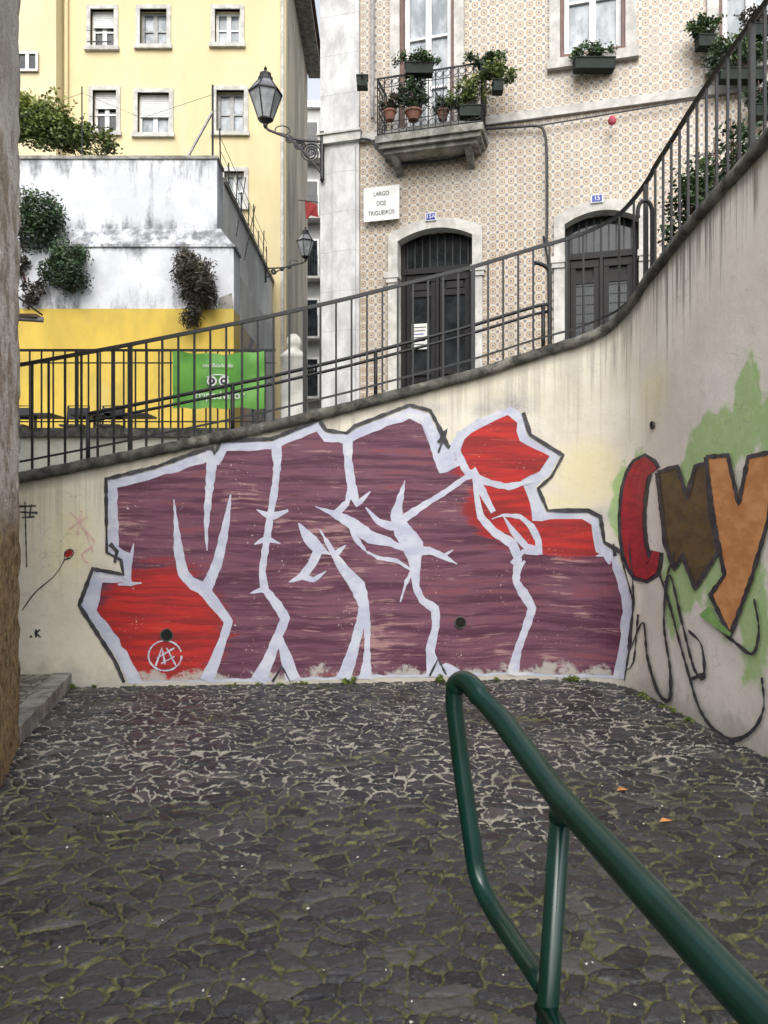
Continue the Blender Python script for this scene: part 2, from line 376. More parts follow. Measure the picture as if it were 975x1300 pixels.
# ---------------------------------------------------------------- retaining wall path
ctrl=[(-7,6.25),(-3.0,6.55),(0,6.78),(1.2,6.90),(1.6,6.90),(1.93,6.78),(2.1,6.52),(2.16,6.15),(2.22,5.5),(2.32,4.68),(2.45,3.5),(2.62,1.8),(2.75,.5)]
path=np.array(catm(ctrl,n=24)); seg=np.diff(path,axis=0); S=np.concatenate([[0],np.cumsum(np.linalg.norm(seg,axis=1))])
tan=np.gradient(path,axis=0); tan/=np.linalg.norm(tan,axis=1)[:,None]; nrm=np.stack([tan[:,1],-tan[:,0]],1)
ratio=path[:,0]/path[:,1]
def WS(px,py):
    r=(px-CX)/F; s=np.interp(r,ratio,S); y=np.interp(s,S,path[:,1]); return float(s),float(CH+(CY-py)/F*y)
def WP(s,z,off=0.):
    x=np.interp(s,S,path[:,0]);y=np.interp(s,S,path[:,1]);nx=np.interp(s,S,nrm[:,0]);ny=np.interp(s,S,nrm[:,1])
    return (float(x+nx*off),float(y+ny*off),float(z))
top_px=[(22,600),(150,575),(270,550),(340,535),(440,511),(520,490),(600,469),(690,440),(740,425),(775,408),(800,382),(820,352),(860,300),(915,235),(975,168)]
tp=[WS(*p) for p in top_px]
ts=[0]+[t[0] for t in tp]+[S[-1]]; tz=[tp[0][1]-.15*(tp[0][0])]+[t[1] for t in tp]+[tp[-1][1]+.3*(S[-1]-tp[-1][0])]
tz[0]=max(tz[0],.9)
def ZT(s): return float(np.interp(s,ts,tz))

wall=empty('retaining_wall')
ns=420; nz=110; ss=np.linspace(0,S[-1],ns)
V=[];D=[];G=[];Y=[];Mi=[];R=[]
def blobs(lst): return [(*WS(x,y),rx/F*6.2,ry/F*6.2,a) for x,y,rx,ry,a in lst]
greens=blobs([(948,520,24,62,1.2),(912,560,60,34,1.2),(880,600,30,40,1.1),(790,640,22,70,1.),(812,600,20,30,.9),(868,730,55,50,1.1),(958,790,30,70,1.),(925,700,60,80,1.1),(985,560,40,60,.9),(855,760,30,50,.9)])
yels=blobs([(750,600,60,60,.9),(830,500,60,60,.7),(90,690,50,90,.7),(60,640,60,50,.5),(500,560,120,30,.3),(720,640,60,30,.7)])
mist=blobs([(650,513,32,15,1.),(615,520,20,12,.8),(545,518,24,11,.8),(680,560,16,22,.5),(765,655,18,14,.6),(130,725,12,12,.4),(930,925,40,14,.4),(850,890,12,12,.4),(800,700,8,40,.4)])
def ev(bl,s,z):
    v=0
    for bs,bz,rx,rz,a in bl: v=max(v,a*math.exp(-(((s-bs)/rx)**2+((z-bz)/rz)**2)))
    return v
sR=WS(800,600)[0]
for s in ss:
    zt=ZT(s)-.05
    for j in range(nz):
        z=-.1+(zt+.1)*j/(nz-1); V.append(WP(s,z)); D.append(zt-z); G.append(ev(greens,s,z)); Y.append(ev(yels,s,z)); Mi.append(ev(mist,s,z)); R.append(min(1,max(0,(s-sR+.5)/.7)))
Fc=[(i*nz+j,(i+1)*nz+j,(i+1)*nz+j+1,i*nz+j+1) for i in range(ns-1) for j in range(nz-1)]
me=bpy.data.meshes.new('wall_face'); me.from_pydata(V,[],Fc); me.materials.append(rw)
for nme,dat in (('d',D),('green',G),('yel',Y),('mist',Mi),('right',R)):
    at=me.attributes.new(nme,'FLOAT','POINT'); at.data.foreach_set('value',dat)
me.polygons.foreach_set('use_smooth',[True]*len(Fc))
o=bpy.data.objects.new('wall_face',me); col.objects.link(o); o.parent=wall
def sweep(mb,sec,s0,s1,n,mat,closed=True,zf=ZT,jit=0):
    vs=[];fs=[];k=len(sec)
    for i in range(n+1):
        s=s0+(s1-s0)*i/n; z=zf(s); jz=random.uniform(-jit,jit)
        for (off,dz) in sec: vs.append(WP(s,z+dz+(jz if dz>-.2 else 0),off+random.uniform(-jit,jit)))
    for i in range(n):
        for j in range(k if closed else k-1): fs.append((i*k+j,(i+1)*k+j,(i+1)*k+(j+1)%k,i*k+(j+1)%k))
    mb.add(vs,fs,mat)
mb=MB(); sweep(mb,[(.035,-.095),(.045,-.05),(.035,-.008),(.02,0),(-.22,0),(-.24,-.09)],0,S[-1],420,concrete,jit=.004); mb.build('coping',wall,True)
mb=MB(); sweep(mb,[(-.2,-.06),(-.2,-2.6)],0,S[-1],200,stone_d,False); mb.build('wall_back',wall)
mb=MB(); sweep(mb,[(-.2,-.13),(-1.72,-.13),(-1.74,-1.2)],0,S[-1],200,upstreet,False); mb.build('ramp_path')
dr=MB()
for (x,y,r) in ((212,806,.052),(584,790,.05),(830,540,.03)):
    s,z=WS(x,y); c=Vector(WP(s,z,0.016)); nn=Vector(WP(s,z,1))-Vector(WP(s,z,0))
    dr.tube([c-nn*.01,c+nn*.002],r,hole_m,20)
    ring=[c+ (Vector((0,0,1))*math.sin(a)+nn.cross(Vector((0,0,1)))*math.cos(a))*r for a in np.linspace(0,2*math.pi,21)]
    dr.tube(ring,.006,concrete,6)
dr.build('drain_hole',wall)

# ---------------------------------------------------------------- graffiti
RB=[(*WS(x,y),rx/F*6.7,ry/F*6.7) for x,y,rx,ry in ((200,800,95,95),(635,570,84,60),(640,640,56,62),(712,674,72,42))]
def poly_paint(name,pts,layer,mat,parent,edge=0.):
    p2=lin(pts+[pts[0]],9)[:-1]; 
    p2=[(p[0]+random.uniform(-edge,edge),p[1]+random.uniform(-edge,edge)) for p in p2]
    bm=bmesh.new(); vs=[bm.verts.new((*WS(*p),0)) for p in p2]
    f=bm.faces.new(vs); bmesh.ops.triangulate(bm,faces=[f],ngon_method='EAR_CLIP')
    xs=[v.co.x for v in bm.verts]; ys=[v.co.y for v in bm.verts]
    st=.06
    for k in range(int(min(xs)/st),int(max(xs)/st)+1):
        bmesh.ops.bisect_plane(bm,geom=bm.verts[:]+bm.edges[:]+bm.faces[:],plane_co=(k*st,0,0),plane_no=(1,0,0))
    if mat is fill_m:
        for k in range(int(min(ys)/st),int(max(ys)/st)+1):
            bmesh.ops.bisect_plane(bm,geom=bm.verts[:]+bm.edges[:]+bm.faces[:],plane_co=(0,k*st,0),plane_no=(0,1,0))
    red=[]
    for v in bm.verts:
        s,z=v.co.x,v.co.y
        r=0
        for bs,bz,rx,rz in RB: r=max(r,1.25-math.hypot((s-bs)/rx,(z-bz)/rz))
        red.append(max(0,r)); v.co=WP(s,max(z,.012),layer)
    me=bpy.data.meshes.new(name); bm.to_mesh(me); bm.free()
    at=me.attributes.new('red','FLOAT','POINT'); at.data.foreach_set('value',red)
    me.materials.append(mat); o=bpy.data.objects.new(name,me); col.objects.link(o); o.parent=parent
    return o
cnt=[0]
def stroke(mb,pts,mat,layer,smooth=True,jit=.5,k=1.):
    cnt[0]+=1; layer=layer+(cnt[0]%20)*.00006
    if smooth=='half':
        a=np.array(catm(pts,5))
        q=[np.array(p,float) for p in pts]; bq=[]
        for p0_,p1_ in zip(q[:-1],q[1:]):
            kk=max(2,int(np.linalg.norm((p1_-p0_)[:2])/5))
            for j in range(kk): bq.append(p0_+(p1_-p0_)*j/kk)
        bq.append(q[-1]); bq=np.array(bq); q=a*.3+bq*.7
    else: q=catm(pts,5) if smooth else lin(pts,5)
    q=np.array(q); t=np.gradient(q[:,:2],axis=0); t/=(np.linalg.norm(t,axis=1)[:,None]+1e-9)
    nn=np.stack([-t[:,1],t[:,0]],1); vs=[];fs=[]
    m=max(1,int(q[:,2].max()*k/7))
    for i,(p,n_) in enumerate(zip(q,nn)):
        w=max(.6,p[2]*k/2+random.uniform(-jit,jit))
        for j in range(m+1):
            sg=-1+2*j/m
            s,z=WS(p[0]+sg*n_[0]*w,p[1]+sg*n_[1]*w); vs.append(WP(s,max(z,.01),layer+i*.000004))
    for i in range(len(q)-1):
        for j in range(m): a=i*(m+1)+j; fs.append((a,a+1,a+m+2,a+m+1))
    mb.add(vs,fs,mat)
gm=empty('graffiti_mural')
SIL=[(137,610),(200,595),(246,579),(268,572),(274,580),(281,563),(345,560),(405,536),(413,549),(440,553),(450,545),(520,518),(545,527),(556,548),(570,566),(585,546),(605,532),(648,516),(664,526),(670,556),(712,578),(698,603),(680,618),(692,650),(745,650),(760,658),(764,690),(784,702),(803,765),(799,815),(792,862),
 (640,857),(570,859),(460,861),(372,864),(358,846),(346,865),(262,866),(163,867),(150,838),(103,768),(120,724),(156,730),(155,712),(138,702)]
FIL=[(150,618),(200,606),(258,588),(268,584),(276,592),(288,574),(345,571),(403,548),(411,560),(440,564),(455,557),(520,531),(534,539),(543,560),(562,592),(580,584),(588,557),(610,543),(644,527),(655,537),(659,561),(698,579),(684,599),(662,611),(670,628),(677,660),(738,660),(751,667),(756,699),(777,712),(791,766),(788,815),(780,858),
 (660,853),(560,855),(460,857),(378,861),(330,861),(262,863),(180,863),(166,835),(124,773),(131,739),(166,741),(167,704),(151,694)]
poly_paint('letter_halo',SIL,.003,lav,gm,.9)
poly_paint('letter_fill',FIL,.006,fill_m,gm,1.6)
st=MB()
for pts in [
 [(270,573,17),(268,600,12),(264,640,9),(262,672,5),(263,699,1)],
 [(221,634,1),(224,668,7),(227,700,12),(233,728,14),(246,742,15),(262,748,16)],
 [(293,628,1),(288,660,9),(282,690,11),(276,715,13),(262,748,16)],
 [(234,734,6),(256,745,16),(272,765,15),(290,789,12),(282,815,10),(272,842,14),(262,864,18)],
 [(351,566,14),(352,590,10),(349,620,9),(344,650,9)],[(344,650,10),(338,690,9),(333,725,9),(336,748,11)],
 [(318,753,1),(336,748,9),(352,768,12),(362,785,13),(352,810,12),(341,838,15),(328,864,20)],
 [(326,647,1),(344,656,10),(366,648,2)],[(323,691,1),(338,684,8),(356,690,1)],
 [(354,806,7),(362,830,13),(372,863,19)],
 [(441,551,15),(442,585,10),(446,615,12),(453,640,8),(470,624,1)],[(446,615,9),(440,640,7),(425,658,2)],
 [(400,643,1),(424,652,9),(446,664,15),(470,682,17),(494,688,11),(516,700,1)],
 [(446,664,10),(452,684,8),(468,704,1)],[(424,652,7),(436,640,5),(446,632,3)],
 [(379,664,1),(391,682,15),(404,696,14),(420,704,1)],
 [(367,739,1),(384,731,11),(396,716,12),(404,698,12),(398,680,3)],[(384,731,9),(398,736,7),(414,725,1)],
 [(406,672,1),(422,700,8),(436,722,13),(454,744,20),(462,770,14),(455,800,11),(447,830,14),(436,862,20)],
 [(430,716,6),(426,704,8),(439,692,1)],
 [(458,752,12),(466,780,8),(466,830,8),(464,862,18)],
 [(514,610,1),(507,636,10),(503,655,15),(511,674,23),(524,693,27),(527,720,13),(528,745,10),(536,762,10),(552,773,12),(553,795,10),(546,825,11),(552,858,22)],
 [(505,690,3),(520,700,12),(545,699,9),(562,706,8),(580,716,2)],[(562,706,4),(575,698,1)],
 [(464,644,1),(480,662,8),(497,668,13),(516,656,11),(540,640,8),(566,624,7),(590,607,8),(606,598,11)],
 [(466,700,1),(480,708,6),(504,712,5),(524,725,1)],
 [(527,720,7),(516,738,5),(508,764,1)],
 [(538,528,13),(547,550,11),(553,575,9),(560,596,10),(572,592,9),(590,583,9)],
 [(553,858,20),(566,848,14),(580,857,14)],
 [(604,603,11),(605,630,8),(610,656,9),(628,676,11),(650,690,12),(657,708,11)],[(657,708,11),(655,738,10),(666,756,13),(675,772,12),(668,795,10),(657,825,10),(650,857,15)],
 [(583,548,6),(580,572,9),(592,598,10),(618,612,8),(645,618,8),(676,610,6)],
 [(604,603,9),(614,628,10),(626,650,7)],[(638,654,2),(652,676,8),(668,694,9),(684,698,9)],
 [(684,704,8),(683,686,9),(674,668,9),(660,656,6),(638,654,4),(624,659,1)],
 [(757,672,2),(764,695,8),(775,716,3)],[(775,716,3),(768,704,6),(757,706,1)],
 [(650,716,7),(664,700,7),(684,702,6)],[(666,712,2),(658,722,7),(655,744,1)],
 [(170,690,1),(166,712,5),(160,735,7)],[(180,740,1),(166,741,6),(150,742,3)],
 ]: stroke(st,pts,lav,.009,smooth='half',k=.98,jit=.7)
st.build('letter_outline_silver',gm)
bk=MB()
blk=lambda p,w=4.2,sm=False: stroke(bk,[(x,y,w*random.uniform(.7,1.25)) for x,y in p],black_paint,.012,sm,.6)
blk([(158,866),(146,838),(101,768),(118,722),(157,729),(154,711),(136,701),(135,608),(200,592),(246,575),(270,568),(273,577),(280,560),(345,557),(405,533),(414,546),(440,550),(450,541),(520,514),(546,521),(557,542)],4.4)
blk([(557,542),(568,566),(571,568)],5); blk([(556,575),(567,545),(556,562)],3.4)
blk([(664,524),(673,552),(715,578),(700,605),(683,620),(695,648),(747,648),(763,656),(768,688),(788,700)],5.)
blk([(788,700),(806,765),(802,815),(794,864)],2.6)
blk([(140,690),(149,700),(146,714)],6); blk([(780,690),(782,706)],4)
blk([(346,865),(358,846),(368,864)],2.8); blk([(545,858),(556,836),(566,856)],2.8)
bk.build('outer_outline_black',gm)
tg=MB(); 
ring=[(210+21*math.cos(a),832+19*math.sin(a),2.) for a in np.linspace(0,6.0,22)]; stroke(tg,ring,lav,.014)
for p in ([(198,845,2.4),(206,822,2.4),(210,843,2)],[(200,835,2),(222,822,2)],[(212,822,2),(224,845,2)],[(205,842,2),(222,833,2)]): stroke(tg,p,lav,.0145,False)
for p in ([(90,650,2),(105,668,2),(118,700,2)],[(88,672,2),(112,655,2)],[(104,648,2),(98,680,2)],[(108,672,2),(120,690,2),(104,704,2),(112,715,2)]): stroke(tg,p,pink_m,.004)
stroke(tg,[(84,707,4),(87,703,9),(91,699,5)],red_m,.005); 
stroke(tg,[(83,709,1.4),(70,730,1.1),(45,752,1.),(28,775,.9)],black_paint,.004)
stroke(tg,[(82,708,1.4),(83,701,1.4),(89,697,1.4),(94,701,1.4),(90,708,1.4),(83,710,1.4)],black_paint,.007)
for p in ([(24,643,2.5),(46,642,2)],[(26,650,2),(48,651,3)],[(28,657,2),(44,656,2)],[(32,637,1.5),(34,720,1.)],[(40,640,2),(38,655,2)],[(46,799,3),(46,809,3)],[(51,799,2.4),(46,804,2.4),(52,809,2.4)],[(38,808,3),(41,808,3)]): stroke(tg,p,black_paint,.004,False)
tg.build('small_tags',gm)
gr=empty('graffiti_lettering')
rr=MB()
C=[(829,600,14),(819,590,20),(808,612,26),(803,655,27),(806,695,27),(816,722,26),(828,722,16),(834,700,8)]
stroke(rr,[(x,y,w+10) for x,y,w in C],black_paint,.003); stroke(rr,C,dkred_m,.007)
rr.build('letter_c',gr)
Mp=[(836,600),(862,592),(874,632),(884,592),(900,588),(902,640),(914,700),(884,748),(868,704),(858,722),(846,690)]
Vp=[(898,580),(926,578),(940,640),(952,580),(990,572),(978,660),(956,735),(929,808),(904,755),(922,730),(908,660)]
poly_paint('letter_m',Mp,.0085,brown_m,gr,.8); poly_paint('letter_v',Vp,.0095,orange_m,gr,.8)
r2=MB()
for Q in (Mp,Vp): stroke(r2,[(x,y,5.5) for x,y in Q+[Q[0]]],black_paint,.0115,False,.8)
for Q in ([(800,690,2),(806,760,3),(800,825,3),(818,790,2),(824,835,3),(838,880,5),(852,888,5),(853,850,3),(845,790,2.5),(852,730,3),(868,790,3),(884,850,3),(896,860,4),(893,820,2.5),(876,800,3)],
          [(838,725,3),(850,760,3),(872,840,3),(893,905,4),(925,938,6),(955,930,5),(972,900,3),(970,860,3)],
          [(905,790,3),(935,815,4),(958,830,4),(966,800,3),(960,760,2.5)],[(880,862,5),(898,855,5)],[(812,780,2),(806,840,2),(797,850,2)],[(846,740,2),(858,700,2)]): stroke(r2,Q,black_paint,.013,True,.7)
stroke(r2,[(896,775,16),(912,792,10),(930,806,4)],simple('spray_green',(.25,.45,.14),(.18,.36,.1),9),.0145)
r2.build('letter_outlines',gr)

# ---------------------------------------------------------------- railings
def rail_on_wall():
    e=empty('iron_railing'); mb=MB(); off=-.09
    s=.3; k=0
    def zr(s): return ZT(s)
    while s<S[-1]-.1:
        z=zr(s); x,y,_=WP(s,0,off); r=.0085
        if k%11==0: r=.017
        mb.box(x-r,x+r,y-r,y+r,z-.03,z+.92,iron)
        s+=.137; k+=1
    q=np.linspace(.3,S[-1]-.1,260)
    mb.tube([WP(s,zr(s)+.93,off) for s in q],.021,iron,4); mb.tube([WP(s,zr(s)+.10,off) for s in q],.012,iron,4)
    s,_=WS(815,300); x,y,_=WP(s,0,off); z=zr(s)
    mb.tube([(x,y,z),(x,y,z+.6)]+[(x-.06+.06*math.cos(a),y,z+.6+.1*math.sin(a)) for a in np.linspace(0,3.6,12)],.017,iron,8)
    mb.build('railing_bars',e)
    h=MB(); s0=WS(98,530)[0]; s1=WS(700,372)[0]; qq=np.linspace(s0,s1,60)
    h.tube([WP(s,ZT(s)+.44,-.30) for s in qq]+[WP(s1+.03,ZT(s1)+.40,-.30),WP(s1,ZT(s1)+.365,-.30)],.017,iron,8)
    h.tube([WP(s,ZT(s)+.37,-.30) for s in qq],.014,iron,8)
    for p in (98,290,480,697):
        s=WS(p,500)[0]; h.tube([WP(s,ZT(s)-.13,-.30),WP(s,ZT(s)+.44,-.30)],.019,iron,8)
    s=s1+.02; h.tube([WP(s,ZT(s)-.05,-.3),WP(s,ZT(s)+.72,-.3)]+[WP(s-.1+.1*math.cos(a),ZT(s)+.72+.1*math.sin(a),-.3) for a in np.linspace(0.2,1.6,6)],.019,iron,8)
    h.build('handrail',e,True)
rail_on_wall()

ld=empty('landing_wall'); mb=MB()
mb.box(-9,-.9,8.5,8.75,0,2.32,simple('landing_render',(.62,.61,.52),(.46,.45,.39),3)); mb.box(-9,-.9,8.45,8.78,2.323,2.42,concrete); mb.build('landing_wall_body',ld)
e=empty('landing_railing'); mb=MB(); x=-6
k=0
while x<-1.2:
    r=.016 if k%10==0 else .0075
    mb.box(x-r,x+r,8.56-r,8.56+r,2.42,3.28,iron); x+=.13; k+=1
mb.tube([(-6,8.56,3.29),(-1.2,8.56,3.29)],.018,iron,4); mb.tube([(-6,8.56,3.15),(-1.2,8.56,3.15)],.01,iron,4); mb.tube([(-6,8.56,2.5),(-1.2,8.56,2.5)],.01,iron,4)
mb.build('bars',e)
mb=MB(); mb.add([(-40,8.6,2.38),(40,8.6,2.38),(40,90,2.38),(-40,90,2.38)],[(0,1,2,3)],upstreet); mb.build('street')

# ---------------------------------------------------------------- banner
bn=empty('advertising_banner'); p0=P(218,445,8.44); p1=P(335,518,8.44)
vs=[];nx,nz_=30,16
for i in range(nx+1):
    for j in range(nz_+1):
        u=i/nx;w=j/nz_; vs.append((p0.x+(p1.x-p0.x)*u,8.47+.012*math.sin(u*13+w*2)+.008*math.sin(w*9+u*4),p0.z+(p1.z-p0.z)*w-.03*math.sin(u*math.pi)*(1-w)+.008*math.sin(u*19)))
fs=[(i*(nz_+1)+j,(i+1)*(nz_+1)+j,(i+1)*(nz_+1)+j+1,i*(nz_+1)+j+1) for i in range(nx) for j in range(nz_)]
mb=MB(); mb.add(vs,fs,banner_m)
for u,z in ((p0.x,p0.z),(p1.x,p0.z)): mb.tube([(u,8.47,z),(u,8.55,z+.03)],.004,iron,5)
mb.build('banner_sheet',bn,True)
cx=(p0.x+p1.x)/2
text('banner_title','certificado de',(cx,8.44,P(0,464,8.44).z),.06,white,bn)
text('banner_name','tripadvisor',(cx+.02,8.44,P(0,502,8.44).z),.125,white,bn)
mb=MB()
for dx in (-.065,.065):
    zz=P(0,483,8.4).z
    mb.lathe((cx+dx,8.445,zz),[(.055,0),(.055,.004)],white,20,'y'); mb.lathe((cx+dx,8.44,zz),[(.035,0),(.035,.004)],ink,16,'y'); mb.lathe((cx+dx,8.435,zz),[(.014,0),(.014,.004)],white,12,'y')
mb.tube([(cx+.13*math.cos(a),8.443,zz+.02+.05*math.sin(a)) for a in np.linspace(.4,2.74,10)],.006,white,5)
mb.build('owl_logo',bn)

sp=empty('stone_bollard'); mb=MB(); c=P(373,500,9.5); 
mb.lathe((c.x,9.5,2.38),[(.19,0),(.19,.12),(.16,.15),(.155,.98),(.17,1.0),(.17,1.04),(.13,1.07),(.09,1.10),(.07,1.13),(.09,1.16),(.095,1.2),(.08,1.26),(.04,1.3),(.005,1.31)],stone,20)
mb.build('pillar_shaft',sp,True)
ct=MB()
for px in (120,165,45):
    c=P(px,540,11.2); x=c.x
    ct.box(x-.3,x+.3,11.0,11.5,2.88,2.91,tarp); ct.tube([(x,11.2,2.38),(x,11.2,2.88)],.02,iron); ct.box(x-.2,x+.2,11.1,11.4,2.38,2.41,iron)
    ct.tube([(x-.45,11.3,2.38),(x-.42,11.3,3.05),(x-.12,11.3,3.05),(x-.1,11.3,2.38)],.015,iron,6)
    ct.box(x-.42,x-.12,11.28,11.31,2.85,3.02,tarp); ct.box(x-.43,x-.1,11.0,11.3,2.72,2.75,tarp)
ct.build('cafe_tables')

# ---------------------------------------------------------------- garden wall
gw=empty('garden_wall'); mb=MB()
mb.box(-16,-3.02,14.0,14.5,2.38,7.88,mould)
mb.box(-16,-3.0,13.97,14.53,7.883,7.94,stone_d)
mb.add([(-16,13.7,6.22),(-2.66,13.7,6.22),(-2.66,14.3,6.22),(-16,14.3,6.22),(-16,13.98,6.62),(-2.95,13.98,6.62),(-2.95,14.3,6.62),(-16,14.3,6.62)],
  [(0,1,5,4),(1,2,6,5),(4,5,6,7)],mould)
mb.box(-16,-2.66,13.7,14.3,5.1,6.187,mould)
mb.box(-16,-2.63,13.665,14.3,6.19,6.235,mould)
mb.box(-16,-2.66,13.69,14.3,2.38,5.097,yellow_band)
pp=[P(x,y,13.69) for x,y in ((278,378),(294,372),(298,384),(296,402),(290,408),(282,400),(276,392))]
mb.add([(min(a.x,-2.67),13.695,a.z) for a in pp],[(0,1,2,3,4,5,6)],stone_d)
mb.build('front_face',gw)
mb=MB()
mb.box(-3.3,-3.02,14.503,21,2.38,7.7,gside); mb.box(-3.33,-2.98,14.553,21,7.703,7.8,stone_d)
mb.box(-3.0,-2.68,14.303,19.,2.38,5.9,gside); mb.box(-2.999,-2.66,14.303,17.5,2.4,5.0,side_gr)
mb.build('alley_face',gw)
mb=MB()
for y in np.linspace(14.7,20.5,9):
    h=random.uniform(.5,1.2); mb.tube([(-3.1,y,7.7),(-3.1+random.uniform(-.05,.05),y,7.8+h)],.014,iron,5)
for z in (8.1,8.35,8.6): mb.tube([(-3.1,14.7,z),(-3.1,17.5,z+.02),(-3.1,20.5,z)],.006,iron,4)
mb.tube([P(270,200,14.3),P(270,108,14.3)],.02,iron,6); mb.tube([P(238,200,14.3),P(270,142,14.3)],.025,steel,6); mb.tube([P(104,196,14.4),P(104,110,14.4)],.012,iron,6)
mb.tube([P(22,150,14.4),P(104,118,14.4),P(180,150,14.4),P(270,120,14.4)],.004,iron,4)
mb.tube([P(300,300,14.6),P(312,225,15.5)],.01,iron); mb.tube([P(310,330,15),P(324,262,16)],.01,iron)
mb.build('wall_stakes',gw)
def bush(name,lst,n,leaf,mat,d,**k):
    bl=[]
    for px,py,rx,ry in lst:
        c=P(px,py,d); bl.append((c.x,c.y,c.z,rx/F*d,min(rx,ry)/F*d*.8,ry/F*d))
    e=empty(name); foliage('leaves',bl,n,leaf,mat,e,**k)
    mb=MB()
    for b in bl:
        for _ in range(7): mb.tube([(b[0],b[1]+.2,b[2]-b[5]*.8),(b[0]+random.uniform(-.7,.7)*b[3],b[1],b[2]+random.uniform(-.3,.7)*b[5])],.008,brown_frame,4)
    mb.build('twigs',e); return e
bush('climbing_shrub',[(52,268,30,26),(45,298,26,22),(60,285,22,20)],6200,.035,leaf_ivy,13.62,droop=.3)
bush('climbing_shrub',[(85,325,26,20),(88,350,22,22),(70,342,16,20)],5000,.035,leaf_ivy,13.5,droop=.3)
bush('dry_shrub',[(246,345,27,20),(252,370,24,25),(240,332,20,12),(245,398,12,16)],5600,.025,leaf_b,13.45,droop=.6,long=4)
bush('ivy_patch',[(30,350,10,25),(28,310,8,30),(40,372,20,14)],1100,.04,leaf_b,13.6,droop=.4)
bush('garden_hedge',[(45,158,40,26),(85,172,36,22),(122,183,28,12),(20,148,30,28),(60,138,24,16)],10000,.055,leaf_y,15.4)

# ---------------------------------------------------------------- yellow apartment building
def window(mb,x0,x1,z0,z1,y,nx,nz,fm,gmt,fr=.06,mt=.03,depth=.06):
    mb.box(x0,x1,y,y+.02,z0,z1,gmt)
    mb.box(x0,x0+fr,y-depth,y-.003,z0,z1,fm); mb.box(x1-fr,x1,y-depth,y-.003,z0,z1,fm)
    mb.box(x0+fr,x1-fr,y-depth+.003,y-.003,z0,z0+fr,fm); mb.box(x0+fr,x1-fr,y-depth+.003,y-.003,z1-fr,z1,fm)
    for i in range(1,nx): xx=x0+(x1-x0)*i/nx; t=mt*(1.5 if nx%2==0 and i==nx//2 else .8); mb.box(xx-t,xx+t,y-depth*.7,y-.004,z0+fr,z1-fr,fm)
    for j in range(1,nz): zz=z0+(z1-z0)*j/nz; mb.box(x0+fr,x1-fr,y-depth*.6,y-.005,zz-mt*.6,zz+mt*.6,fm)
def facade(mb,u0,u1,z0,z1,holes,mat,y0,y1):
    us=sorted({u0,u1,*[h[0] for h in holes],*[h[1] for h in holes]}); zs=sorted({z0,z1,*[h[2] for h in holes],*[h[3] for h in holes]})
    for a,b in zip(us[:-1],us[1:]):
        for c,d in zip(zs[:-1],zs[1:]):
            m=((a+b)/2,(c+d)/2)
            if not any(h[0]<m[0]<h[1] and h[2]<m[1]<h[3] for h in holes): mb.box(a,b,y0,y1,c,d,mat)
yb=empty('apartment_building'); mb=MB(); wn=MB()
D1=21.; wins=[(115,145,12,60,2),(178,212,12,58,1),(273,305,12,56,0),(118,148,115,168,2),(175,215,118,170,3),(275,310,115,168,1),(285,310,218,262,0),
   (115,145,-95,-42,0),(178,212,-95,-42,1),(270,308,-95,-42,0),(118,148,220,270,0),(178,212,220,270,0)]
hol=[]
for a,b,c,d,k in wins:
    p=P(a,c,D1); q=P(b,d,D1); hol.append((p.x,q.x,q.z,p.z))
facade(mb,-14,-2.67,2.38,16.8,hol,cream,D1,D1+.35)
mb.box(-2.97,-2.67,D1+.353,27,2.38,16.8,cream_side)
mb.box(-14,-2.98,D1+.6,26.9,2.4,16.5,hole_m)
mb.build('walls',yb)
for (x0,x1,z0,z1),(_,_,_,_,k) in zip(hol,wins):
    s=.11
    wn.box(x0-s,x0,D1-.04,D1+.1,z0,z1,stone); wn.box(x1,x1+s,D1-.04,D1+.1,z0,z1,stone); wn.box(x0-s,x1+s,D1-.043,D1+.1,z1,z1+s,stone); wn.box(x0-s-.04,x1+s+.04,D1-.1,D1+.1,z0-s,z0,stone)
    window(wn,x0,x1,z0,z1,D1+.22,2,2,white if k!=1 else steel,glass_light if k in(0,3,1) else glass_dark,.07,.04)
    if k==3 or k==2:
        zz=z1
        while zz>z0+(z1-z0)*(.5 if k==3 else .62): wn.box(x0+.03,x1-.03,D1+.12,D1+.145,zz-.045,zz,white); zz-=.055
    if k==2:
        wn.box(x0,x1,D1-.25,D1-.22,z0,z0+.02,iron); wn.box(x0,x1,D1-.25,D1-.235,z0+.3,z0+.31,iron)
wn.build('windows',yb)
mb=MB(); 
mb.box(-14.2,-2.2,D1-.45,D1+.1,16.803,17.0,stone_d); mb.box(-2.66,-2.2,D1+.103,27.3,16.803,17.,stone_d)
mb.add([(-14.3,D1-.6,17.0),(-2.1,D1-.6,17.0),(-5,24,19),(-12,24,19),(-2.1,27.4,17.0),(-14.3,27.4,17)],[(0,1,2,3),(1,4,2),(4,5,3,2)],roof_tile)
mb.tube([P(84,-60,20.9),P(84,230,20.9)],.05,cream,8); mb.tube([(-2.75,20.93,17),(-2.75,20.93,2.4)],.05,stone,8)
mb.build('roof_and_eaves',yb)
mb=MB(); mb.box(-14,P(84,0,D1).x-.06,D1-.5,D1-.003,2.4,16.79,simple('cream_render_pale',(.63,.54,.35),(.56,.48,.3),1,(1,1,.4)))
xx=P(36,80,20.5); window(mb,xx.x-.28,xx.x+.28,xx.z-.25,xx.z+.25,20.46,2,1,white,glass_dark,.05,.03,.05); mb.build('side_wing',yb)
fb=empty('distant_townhouse'); mb=MB()
mb.box(-8,2,34,40,2.38,19.2,far_m)
